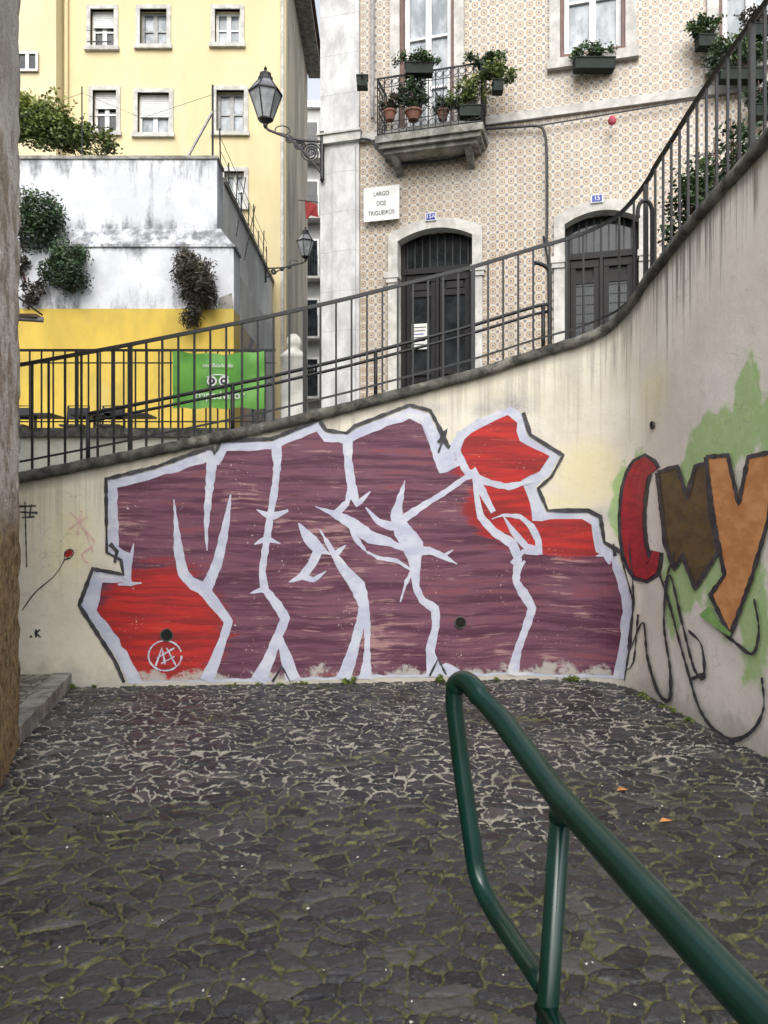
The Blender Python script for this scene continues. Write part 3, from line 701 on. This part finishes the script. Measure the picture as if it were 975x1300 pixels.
for z in np.arange(4,19,2.6):
    for x in (-3.75,-3.15,-2.5):
        mb.box(x-.22,x+.22,33.93,33.99,z,z+1.6,glass_dark); mb.box(x-.3,x+.3,33.95,34.0,z-.1,z+1.7,white)
    mb.box(-4.2,-2,33.4,34,z-.2,z-.1,stone)
    for x in np.arange(-4.2,-2,.12): mb.box(x,x+.02,33.4,33.42,z-.1,z+.8,iron)
mb.box(-8.2,2.2,33.8,40,19.203,19.5,white); mb.build('house_front',fb)
mb=MB(); mb.box(-3.9,-2.9,28,28.3,2.4,8.5,simple('alley_ochre',(.40,.30,.2),(.2,.18,.17),1.5)); 
mb.box(-2.95,-2.5,27.4,27.9,6.6,6.7,stone); 
mb.box(-3.1,-2.86,27.97,27.99,3.,5.,blue_en); mb.build('alley_house')
mb=MB(); c=P(396,265,24); mb.add([(c.x-.22,24,c.z+.25),(c.x+.15,24,c.z+.15),(c.x+.2,24.05,c.z-.25),(c.x-.05,24.03,c.z-.2),(c.x-.18,24.,c.z-.35)],[(0,1,2,3,4)],red_m)
mb.tube([(-2.67,24,c.z+.27),(c.x+.2,24,c.z+.2)],.015,iron,5); mb.build('hanging_flag')

# ---------------------------------------------------------------- tiled building
D0=12.; U=(.9632,-.2688)
ang=math.atan2(U[1],U[0])
TB=Matrix.Translation((0,D0,0))@Matrix.Rotation(ang,4,'Z')
tb=empty('tiled_townhouse',TB)
def FL(px,py,off=0.):
    r=(px-CX)/F; u=(D0*r-off*U[0]*r-off*U[1])/(U[0]-U[1]*r)
    y=D0+u*U[1]-off*U[0]; return u,CH+(CY-py)/F*y
dA=(FL(505,0)[0],FL(601,0)[0],2.38,FL(553,290)[1]); dB=(FL(716,0)[0],FL(812,0)[0],2.38,FL(760,268)[1])
w1=(FL(508,0)[0],FL(577,0)[0],7.2,10.4); w2=(FL(711,0)[0],FL(794,0)[0],FL(750,70)[1],10.6); w3=(FL(912,0)[0],FL(995,0)[0],FL(930,78)[1],10.6)
dC=(FL(925,0)[0],FL(1020,0)[0],2.38,5.9)
mb=MB(); facade(mb,FL(457,0)[0],9,2.38,14,[dA,dB,w1,w2,w3,dC],tile,0,.3); mb.build('tiled_front',tb)
mb=MB(); ul=FL(408,0)[0]; um=FL(457,0)[0]
mb.box(ul,um-.003,-.05,.3,2.38,14,ash); mb.box(ul+.22,um-.05,-.09,-.052,2.38,7.2,ash); mb.box(ul,9,.6,9,2.38,13.9,hole_m)
mb.box(ul-.02,um+.04,-.12,.2,7.283,7.41,stone); mb.box(um+.043,9,-.06,.0-.003,7.27,7.39,stone)
mb.box(ul-.03,um+.05,-.15,.2,7.413,7.44,stone)
mb.box(um,9,-.05,-.003,2.38,2.9,stone)
mb.box(ul-.1,9.1,-.3,.3,14.003,14.3,stone); mb.build('pilaster_and_courses',tb)
sr=MB()
def arch(mb,u0,u1,zb,zt,rise,w,y0,y1,mat):
    n=14; uc=(u0+u1)/2; inn=[(u0,zb),(u0,zt-rise)]+[(uc+(t-.5)*(u1-u0),zt-rise*(2*t-1)**2) for t in np.linspace(0,1,n)[1:-1]]+[(u1,zt-rise),(u1,zb)]
    outr=[(u0-w,zb),(u0-w,zt-rise+w*.75)]+[(uc+(t-.5)*(u1-u0+2*w),zt+w-(rise+w*.25)*(2*t-1)**2) for t in np.linspace(0,1,n)[1:-1]]+[(u1+w,zt-rise+w*.75),(u1+w,zb)]
    k=len(inn); vs=[(a,y0,b) for a,b in inn]+[(a,y0,b) for a,b in outr]+[(a,y1,b) for a,b in inn]+[(a,y1,b) for a,b in outr]
    fs=[]
    for i in range(k-1): fs+= [(i,i+1,k+i+1,k+i),(2*k+i,3*k+i,3*k+i+1,2*k+i+1),(i,2*k+i,2*k+i+1,i+1),(k+i,k+i+1,3*k+i+1,3*k+i)]
    mb.add(vs,fs,mat)
for d in (dA,dB,dC):
    arch(sr,d[0]+.01,d[1]-.01,2.38,d[3]-.01,.15,.15,-.06,.16,stone)
    zi=d[3]-.72
    for a,b in ((d[0]-.19,d[0]+.03),(d[1]-.03,d[1]+.19)): sr.box(a,b,-.1,.1,zi,zi+.09,stone); sr.box(a+.02,b-.02,-.085,.1,zi-.07,zi-.003,stone)
for w in (w1,w2,w3):
    s=.15; sr.box(w[0]-s,w[0],-.05,.1,w[2]-.02,w[3],stone); sr.box(w[1],w[1]+s,-.05,.1,w[2]-.02,w[3],stone)
    if w is not w1: sr.box(w[0]-s-.03,w[1]+s+.03,-.1,.15,w[2]-.16,w[2]-.023,stone)
    sr.box(w[0]-s,w[1]+s,-.053,.1,w[3],w[3]+s,stone)
    sr.box(w[0],w[0]+.05,-.02,.2,w[2],w[3],brown_frame); sr.box(w[1]-.05,w[1],-.02,.2,w[2],w[3],brown_frame)
    if w is not w1: sr.box(w[0]+.053,w[1]-.053,-.02,.2,w[2],w[2]+.06,brown_frame)
    window(sr,w[0]+.055,w[1]-.055,w[2]+.063,w[3]-.02,.16,2,4 if w is w1 else 3,white,glass_light,.07,.03,.07)
sr.build('stone_surrounds_and_windows',tb)
ds=MB()
def door(d,lattice):
    u0,u1,z0,zt=d; u0+=.02;u1-=.02; zd=zt-.62
    ds.box(u0,u1,.24,.28,z0,zt,door_paint)
    ds.box(u0,u1,.16,.235,zd,zd+.09,door_paint); ds.box(u0,u0+.06,.17,.238,z0,zt,door_paint); ds.box(u1-.06,u1,.17,.238,z0,zt,door_paint)
    ds.box(u0+.06,u1-.06,.225,.237,zd+.1,zt-.05,glass_dark)
    for t in np.linspace(.08,.92,9): uu=u0+(u1-u0)*t; ds.box(uu-.01,uu+.01,.18,.2,zd+.09,zt,iron)
    um=(u0+u1)/2; ds.box(um-.025,um+.025,.17,.236,z0,zd,door_paint)
    for a,b in ((u0+.07,um-.035),(um+.035,u1-.07)):
        ds.box(a,b,.19,.236,zd-.12,zd-.01,door_paint)
        w=.07
        ds.box(a,a+w,.2,.236,z0,zd-.12,door_paint); ds.box(b-w,b,.2,.236,z0,zd-.12,door_paint)
        for zz in (z0+.2,z0+1.05,z0+1.25,zd-.35): ds.box(a+w,b-w,.2,.236,zz,zz+.09,door_paint)
        ds.box(a+w+.02,b-w-.02,.215,.237,z0+.35,z0+1.0,door_paint)
        ds.box(a+w,b-w,.228,.238,z0+1.34,zd-.35,glass_dark)
        if lattice:
            for k in np.linspace(0,1,9):
                ds.box(a+w,b-w,.212,.219,z0+1.36+k*(zd-.35-z0-1.4),z0+1.368+k*(zd-.35-z0-1.4),tarp); uu=a+w+k*(b-a-2*w-.01); ds.box(uu,uu+.007,.203,.21,z0+1.34,zd-.35,tarp)
        else: ds.box(a+w+.03,b-w-.03,.21,.225,zd-.24,zd-.14,door_paint)
    ds.lathe((um+.07,.19,z0+1.15),[(.012,0),(.012,.03),(.03,.035),(.03,.06),(.01,.07)],steel,12,'y')
door(dA,False); door(dB,True); door(dC,True)
u,z=FL(532,440); u2,z2=FL(519,408); ds.box(u2,u+.1,.193,.197,z,z2,plate_white)
for k in range(6): zz=z2-.05-k*(z2-z-.08)/6; ds.box(u2+.03,u+.07-.02*(k%3),.189,.192,zz-.012,zz,ink if k!=2 else blue_en)
ds.build('doors',tb)
mb=MB(); u0,z1=FL(463,241,.06); u1,z0=FL(508,279,.06); mb.box(u0,u1,-.115,-.094,z0,z1,plate_white); sg=mb.build('street_name_sign',tb)
for i,tx in enumerate(('LARGO','DOS','TRIGUEIROS')): text('sign_text_%d'%i,tx,((u0+u1)/2,-.118,z1-(z1-z0)*(.22+.28*i)),.095,ink,tb,sx=.80)
for (px,py,tx) in ((547,275,'15A'),(758,252,'15')):
    u,z=FL(px,py,.08); mb=MB(); mb.box(u-.085,u+.085,-.085,-.063,z-.06,z+.06,plate_white); mb.box(u-.07,u+.07,-.09,-.086,z-.047,z+.047,blue_en); o=mb.build('house_number_plate',tb)
    text('number_text',tx,(u,-.093,z),.085,white,tb)
bl=MB(); off=.55
ub0=FL(476,0,off)[0]; ub1=FL(613,0,off)[0]; zb=7.07
bl.box(ub0,ub1,-off,-.003,zb-.10,zb,stone_d); bl.box(ub0+.04,ub1-.04,-off+.05,-.003,zb-.17,zb-.103,stone_d); bl.box(ub0+.1,ub1-.1,-off+.12,-.003,zb-.23,zb-.173,stone_d)
for uu in (ub0+.2,ub1-.3):
    bl.add([(uu,-.003,zb-.42),(uu+.1,-.003,zb-.42),(uu+.1,-.4,zb-.235),(uu,-.4,zb-.235),(uu,-.003,zb-.235),(uu+.1,-.003,zb-.235)],[(0,1,2,3),(0,3,4),(1,5,2),(2,5,4,3)],stone_d)
H=.86
def brail(a,b):
    a=Vector(a);b=Vector(b); L=(b-a).length; n=int(L/.105)
    for z,r in ((.03,.01),(.2,.007),(H-.14,.007),(H,.016)): bl.tube([a+Vector((0,0,z)),b+Vector((0,0,z))],r,iron,6)
    for i in range(n+1):
        p=a+(b-a)*i/n; bl.tube([p,p+Vector((0,0,H))],.008,iron,5)
        if i<n:
            c=a+(b-a)*(i+.5)/n; d=(b-a).normalized()
            for zc,rr in ((H-.07,.045),(.115,.045),(H*.5,.048)):
                bl.tube([c+Vector((0,0,zc))+(d*math.cos(t)+Vector((0,0,1))*math.sin(t))*rr for t in np.linspace(0,2*math.pi,13)],.006,iron,4)
            for sgn in (-1,1): bl.tube([c+Vector((0,0,H*.5+sgn*.05))+(d*math.sin(t*2)*.03+Vector((0,0,1))*t*.05*sgn) for t in np.linspace(0,3,9)],.006,iron,4)
brail((ub0+.03,-off+.03,zb),(ub1-.03,-off+.03,zb)); brail((ub0+.03,-off+.03,zb),(ub0+.03,-.02,zb)); brail((ub1-.03,-off+.03,zb),(ub1-.03,-.02,zb))
bl.build('balcony',tb)
cb=MB()
def FP(px,py,off): u,z=FL(px,py,off); return (u,-off,z)
cb.tube([tuple(x) for x in catm([FP(*p,.10) for p in ((455,176),(470,178),(480,190),(500,206),(550,205),(592,197),(603,182),(612,166),(630,163),(660,161),(682,160),(691,168),(694,200),(694,300),(690,310))],n=4)],.020,iron,6)
cb.tube([FP(*p,.035) for p in ((690,300),(696,330),(697,445))],.018,iron,6)
cb.tube([FP(680,160,.09),FP(760,147,.09),FP(870,128,.09),FP(980,112,.09)],.012,iron,6)
cb.tube([FP(473,-80,.06),FP(473,150,.06)],.03,steel,8)
cb.tube([FP(613,160,.1),FP(690,150,.1)],.012,iron,5)
cb.build('cables_and_pipes',tb)
mb=MB(); mb.lathe(TB@Vector(FP(777,153,.2)),[(.01,-.07),(.05,-.04),(.06,0),(.04,.05),(.01,.07)],simple('pink_bauble',(.5,.08,.12),(.35,.05,.08),10),10); mb.build('hanging_ornament')
def potted(px,pyb,pyt,d,rx,mat,pr=.09,box=None,n=500,leaf=.03,long=1.6,name='potted_plant',droop=0):
    e=empty(name); c=P(px,pyb,d); t=P(px,pyt,d); h=t.z-c.z; mb=MB()
    ph=.14
    if box: mb.box(c.x-box,c.x+box,d-.08,d+.08,c.z,c.z+ph,planter_green); mb.box(c.x-box-.01,c.x+box+.01,d-.09,d+.09,c.z+ph+.002,c.z+ph+.02,planter_green)
    else: mb.lathe((c.x,d,c.z),[(pr*.65,0),(pr*.95,ph*.8),(pr*1.08,ph*.82),(pr*1.08,ph)],pot_mat,14)
    for _ in range(8): mb.tube([(c.x+random.uniform(-.04,.04),d,c.z+ph),(c.x+random.uniform(-.6,.6)*rx/F*d,d+random.uniform(-.08,.08),c.z+ph+(h-ph)*random.uniform(.4,.95))],.006,brown_frame,4)
    mb.build('pot',e); R=rx/F*d
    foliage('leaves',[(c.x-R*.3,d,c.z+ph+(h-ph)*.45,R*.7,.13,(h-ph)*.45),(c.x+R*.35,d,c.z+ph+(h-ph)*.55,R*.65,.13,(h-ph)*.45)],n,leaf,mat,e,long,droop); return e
dd=11.35
potted(495,153,122,dd,13,leaf_b); potted(525,153,93,dd,18,leaf_ivy,long=3,leaf=.024,n=1700,pr=.12); potted(562,153,122,dd,17,leaf1,n=900); potted(597,150,96,11.15,30,leaf_y,n=1700,box=.16); 
potted(532,96,64,11.25,31,leaf1,box=.2,n=1500,name='flower_box',droop=.3); potted(618,98,66,11.05,25,leaf1,box=.1,n=1100,name='flower_box'); potted(632,118,78,10.95,24,leaf_y,box=.07,n=1200,name='flower_box',droop=.5)
potted(460,112,100,11.5,5,leaf_b,n=60,name='flower_box',box=.08)
potted(754,90,56,11.0,30,leaf1,box=.28,n=1200,name='flower_box',droop=.3)
def railplant(px,pyt,off,rx,mat,n,rise=0):
    po=path+nrm*off; m=slice(100,len(path)); r=(px-CX)/F
    s=float(np.interp(r,(po[:,0]/po[:,1])[m],S[m])); x,y,_=WP(s,0,off); z=ZT(s)-.13+rise
    potted(px,CY-(z-CH)*F/y,pyt,y,rx,mat,box=.12,n=n,name='potted_plant',leaf=.028)
railplant(878,190,-.4,30,leaf1,2600); railplant(905,165,-.6,24,leaf_b,1600); railplant(935,130,-.5,22,leaf_ivy,1400)
yF=lambda px,off=.22: (TB@Vector((FL(px,0,off)[0],-off,0))).y
potted(896,62,22,yF(896),22,leaf1,box=.12,n=1200,name='flower_box',droop=.5); potted(940,104,42,yF(945),44,leaf1,box=.3,n=2600,name='flower_box',droop=.3); potted(968,150,100,yF(965),26,leaf_ivy,box=.12,n=1300,name='flower_box',droop=.5); potted(962,48,4,yF(965),24,leaf_b,box=.12,n=900,name='flower_box')

# ---------------------------------------------------------------- street lamps
def lamp(name,base,wallpt,sc,drop):
    e=empty(name); mb=MB(); g=MB(); b=Vector(base); r0,r1,h=.095*sc,.225*sc,.36*sc
    n=6
    def ringpt(r,z,k): a=2*math.pi*k/n+.3; return b+Vector((r*math.cos(a),r*math.sin(a),z))
    for k in range(n):
        mb.tube([ringpt(r0,0,k),ringpt(r1,h,k)],.012*sc,iron,4)
        mb.tube([ringpt(r1,h,k),ringpt(r1*.42,h+.17*sc,k)],.012*sc,iron,4)
        for r,z in ((r0,0),(r1,h),(r1*.42,h+.17*sc)): mb.tube([ringpt(r,z,k),ringpt(r,z,k+1)],.014*sc,iron,4)
    g.lathe(b,[(r0*.95,0.005),(r1*.96,h)],lglass,n,rot=.3); 
    g.lathe(b,[(r1*1.0,h+.005),(r1*.45,h+.165*sc)],lroof,n,rot=.3)
    mb.lathe(b+Vector((0,0,h+.17*sc)),[(.1*sc,0),(.1*sc,.035*sc),(.075*sc,.05*sc),(.08*sc,.09*sc),(.035*sc,.115*sc),(.015*sc,.14*sc),(.025*sc,.16*sc),(.004,.2*sc)],iron,12)
    mb.lathe(b+Vector((0,0,-.09*sc)),[(.012*sc,-.03*sc),(.03*sc,0),(.03*sc,.03*sc),(.06*sc,.06*sc),(r0*1.05,.09*sc)],iron,12)
    w=Vector(wallpt); a=b+Vector((0,0,-.09*sc)); L=w-a; hd=Vector((L.x,L.y,0)).normalized(); Zv=Vector((0,0,1))
    def tp_(t): return a+L*t+Zv*(-.05*sc*math.sin(math.pi*t)-.03*sc)
    mb.tube([a]+[tp_(t) for t in np.linspace(.05,1,12)],.019*sc,iron,6)
    wb=w+Zv*(-drop); 
    low=[tp_(.18)]+[a+L*t-Zv*(.03*sc+drop*((t-.18)/.82)**1.6) for t in np.linspace(.3,1,9)]
    mb.tube(low,.016*sc,iron,6)
    mb.tube([w+Zv*.1*sc,wb-Zv*.08*sc],.030*sc,iron,8); mb.lathe(wb-Zv*.1*sc,[(.005,-.05*sc),(.035*sc,0),(.02*sc,.03*sc)],iron,8)
    for t in (.42,.60,.80):
        gap=drop*((t-.18)/.82)**1.6; c=a+L*t-Zv*(.07*sc+gap*.5); rr=max(.05*sc,gap*.46)
        for q0 in (0,math.pi):
            mb.tube([c+(hd*math.cos(q+q0)+Zv*math.sin(q+q0))*rr*(1-q/12) for q in np.linspace(0,9.5,26)],.011*sc,iron,5)
    mb.tube([tp_(.3)+Zv*(.02*sc)]+[tp_(.3)+hd*.1*sc*math.sin(q)+Zv*(.07*sc-.06*sc*math.cos(q)) for q in np.linspace(0,5,12)],.008*sc,iron,5)
    mb.build('lamp_frame_and_bracket',e); g.build('lantern_glass',e)
lglass=simple('lantern_glass',(.40,.42,.43),(.24,.25,.26),5,rough=.1,bmp=0)
lroof=simple('lantern_roof_glass',(.20,.21,.22),(.10,.10,.11),5,rough=.2,bmp=0)
wp=TB@Vector((FL(409,0,.1)[0],-.1,0)); bp=P(337,152,12.05)
lamp('street_lamp',bp,(wp.x,wp.y,P(0,178,12.2).z),1.15,.52)
lamp('street_lamp',P(388,326,19.6),(-3.0,19.6,P(0,339,19.6).z),1.05,.25)

# ---------------------------------------------------------------- near left building
lb=empty('old_plaster_building')
bm=bmesh.new()
pl=[(-6,5.15),(-2.32,4.92),(-2.06,4.15),(-1.98,3.5),(-1.98,-3)]
dense=lin(pl,.06); nzz=120; vs=[]
for (x,y) in dense: vs.append([bm.verts.new((x+random.uniform(-.009,.009),y+random.uniform(-.009,.009),10*(j/nzz))) for j in range(nzz+1)])
for i in range(len(vs)-1):
    for j in range(nzz): bm.faces.new((vs[i][j],vs[i+1][j],vs[i+1][j+1],vs[i][j+1]))
me=bpy.data.meshes.new('plaster_wall'); bm.to_mesh(me); bm.free(); me.materials.append(lwm); me.polygons.foreach_set('use_smooth',[True]*len(me.polygons))
o=bpy.data.objects.new('plaster_wall',me); col.objects.link(o); o.parent=lb
mb=MB(); mb.tube([(-2.4,4.9,P(22,403,4.9).z),(P(55,403,4.95).x,4.95,P(55,406,4.95).z)],.018,steel,6); mb.box(-2.36,P(50,0,4.95).x,4.9,5.0,P(22,402,4.9).z,P(22,398,4.9).z,simple('rusty_bracket',(.20,.12,.08),(.1,.07,.05),12))
mb.tube([P(20,375,4.95),P(40,390,4.95),P(54,400,4.95)],.006,iron,5); mb.build('iron_bracket',lb)
kb=MB()
k0=(-2.66,6.60);k1=(-2.30,4.80)
kb.prism_xy([(-7,6.2),(-7,4.7),(k1[0]-.16,k1[1]),(k0[0]-.16,k0[1])],-.02,.125,swm); kb.build('sidewalk')
kb=MB(); n=3
for i in range(n):
    a=np.array(k0)+(np.array(k1)-np.array(k0))*(i/n+.004); b=np.array(k0)+(np.array(k1)-np.array(k0))*((i+1)/n-.004); d=random.uniform(0,.008)
    kb.prism_xy([(a[0]-.158,a[1]),(b[0]-.158,b[1]),(b[0],b[1]),(a[0],a[1])],-.03,.13+d,stone_d)
ko=kb.build('kerb'); bv=ko.modifiers.new('b','BEVEL'); bv.width=.012; bv.segments=3

# ---------------------------------------------------------------- ground
def grid(name,x0,x1,y0,y1,st,z,mat):
    nx=int((x1-x0)/st)+1; ny=int((y1-y0)/st)+1
    X,Yy=np.meshgrid(np.linspace(x0,x1,nx),np.linspace(y0,y1,ny),indexing='ij')
    V=np.stack([X,Yy,np.full_like(X,z)],-1).reshape(-1,3).astype(np.float32)
    i=np.arange(nx-1)[:,None]*ny+np.arange(ny-1)[None,:]; Q=np.stack([i,i+ny,i+ny+1,i+1],-1).reshape(-1)
    me=bpy.data.meshes.new(name); me.vertices.add(len(V)); me.vertices.foreach_set('co',V.ravel()); nf=len(Q)//4
    me.loops.add(nf*4); me.loops.foreach_set('vertex_index',Q.astype(np.int32)); me.polygons.add(nf); me.polygons.foreach_set('loop_start',np.arange(nf,dtype=np.int32)*4)
    me.polygons.foreach_set('use_smooth',np.ones(nf,dtype=bool))
    me.update(calc_edges=True); me.validate(); me.materials.append(mat); o=bpy.data.objects.new(name,me); col.objects.link(o); return o
sq=empty('cobbled_square')
g1=grid('cobbles',-3.2,2.9,2.0,7.1,.0095,0,cob); g1.parent=sq
g2=grid('cobbles_outer',-7.5,7.5,-12,2.0,.05,0,cob); g2.parent=sq
mb=MB(); mb.add([(-250,-250,-.12),(250,-250,-.12),(250,250,-.12),(-250,250,-.12)],[(0,1,2,3)],terrain); mb.build('ground')
mb=MB()
for (px,py) in ((790,1008),(845,1048)):
    d=CH*F/(py-CY); c=Vector(((px-CX)/F*d,d,.018)); mb.add([c+Vector((-.03,0,0)),c+Vector((-.008,.02,.012)),c+Vector((.035,.005,.004)),c+Vector((.005,-.018,.01))],[(0,3,2,1)],leaf_o)
mb.build('fallen_leaves')
mb=MB()
for _ in range(260):
    y=random.uniform(2,6.6); x=random.uniform(-2.2,2.2); r=random.uniform(.002,.008); c=Vector((x,y,.014)); a=random.random()*6
    mb.add([c+Vector((math.cos(a+k*1.57)*r*random.uniform(.5,1.3),math.sin(a+k*1.57)*r,random.uniform(0,.006))) for k in range(4)],[(0,1,2,3)],speck)
mb.build('litter')
e=empty('weeds')
for px,py,r in ((443,858,.07),(560,858,.06),(726,856,.06),(385,868,.03),(330,868,.03),(630,862,.03),(820,880,.03),(90,872,.04),(880,915,.03)):
    s,_=WS(px,py); x,y,_=WP(s,0,.03+r*.3); foliage('weed_tuft',[(x,y,r*.5,r,r*.4,r*.6)],int(1500*r)+20,.016,leaf_y,e,2.5)
ws=[]
for _ in range(60):
    s=random.uniform(WS(90,860)[0],S[-1]-2); x,y,_=WP(s,0,.03); ws.append((x,y,.008,.05,.03,.012))
foliage('wall_foot_moss',ws,2600,.012,leaf_y,e,1.6)

# ---------------------------------------------------------------- foreground handrail
hr=empty('green_handrail'); mb=MB()
top=P(586,868,1.78); pj=P(712,1015,1.40); near=P(940,1262,.86)
dirn=(near-top).normalized()
e1=near+dirn*.9; e1.z=near.z-.1
bend=catm([P(612,888,1.70),P(597,869,1.745),P(585,865,1.775),P(577,876,1.785),P(577,900,1.785)],n=6)
bend2=catm([P(598,1060,1.75),P(606,1110,1.735),P(621,1146,1.69),P(645,1185,1.60),P(690,1250,1.42)],n=6)
main=[Vector(p) for p in lin([tuple(e1),tuple(near)],.1)]+[pj,P(640,918,1.62)]+[Vector(p) for p in bend]+[P(588,990,1.77)]+[Vector(p) for p in bend2]
clean=[main[0]]
for p in main[1:]:
    if (p-clean[-1]).length>.004: clean.append(p)
rads=[]
for p in clean:
    rads.append(.024 if (p.z>1.09 or p.y<1.66 and p.z>.86) else .0205)
mb.tube(clean,rads,green_paint,24)
ft=pj.copy(); ft.z-=.01; bt=P(694,1300,1.40); d=(bt-ft); bt=ft+d*(ft.z/abs(d.z))*1.0
mb.tube([ft,bt],.0195,green_paint,20); mb.lathe((bt.x,bt.y,0),[(.06,0),(.06,.03),(.025,.035)],green_paint,16)
m0=P(690,1275,1.41); mb.tube([m0,m0+Vector((.035,-.12,-.03)),m0+dirn*.6+Vector((0,0,-.1)),m0+dirn*1.3+Vector((0,0,-.15))],.0195,green_paint,16)
q=e1; mb.tube([q,(q.x,q.y,0)],.021,green_paint,16)
mb.lathe(pj+Vector((0,0,-.028)),[(.021,-.012),(.0225,0),(.021,.012)],green_paint,16)
mb.build('rail_tubes',hr,True)

# ---------------------------------------------------------------- light, camera
w=bpy.data.worlds.new('World'); scene.world=w; w.use_nodes=True; nt=w.node_tree
sky=nt.nodes.new('ShaderNodeTexSky'); sky.sky_type='NISHITA'; sky.sun_disc=False; sky.sun_elevation=math.radians(45); sky.sun_rotation=math.radians(180); sky.dust_density=4; sky.air_density=1.2
hs=nt.nodes.new('ShaderNodeHueSaturation'); hs.inputs['Saturation'].default_value=.26; hs.inputs['Value'].default_value=2.05
nt.links.new(sky.outputs[0],hs.inputs['Color']); nt.links.new(hs.outputs[0],nt.nodes['Background'].inputs[0]); nt.nodes['Background'].inputs[1].default_value=.15
sd=bpy.data.lights.new('sun','SUN'); sd.energy=.95; sd.angle=math.radians(70); sd.color=(1,.99,.965)
so=bpy.data.objects.new('sun',sd); col.objects.link(so)
el=math.radians(45); az=math.radians(180)
dv=Vector((math.sin(az)*math.cos(el),math.cos(az)*math.cos(el),math.sin(el)))
so.rotation_euler=dv.to_track_quat('Z','Y').to_euler()
cam=bpy.data.cameras.new('camera'); cam.sensor_fit='VERTICAL'; cam.sensor_height=36; cam.lens=F/1300*36; cam.clip_end=600; cam.clip_start=.05
co=bpy.data.objects.new('camera',cam); col.objects.link(co); co.location=(0,0,CH); co.rotation_euler=(math.pi/2,0,0); scene.camera=co
scene.view_settings.view_transform='Standard'; scene.view_settings.look='None'; scene.view_settings.exposure=0
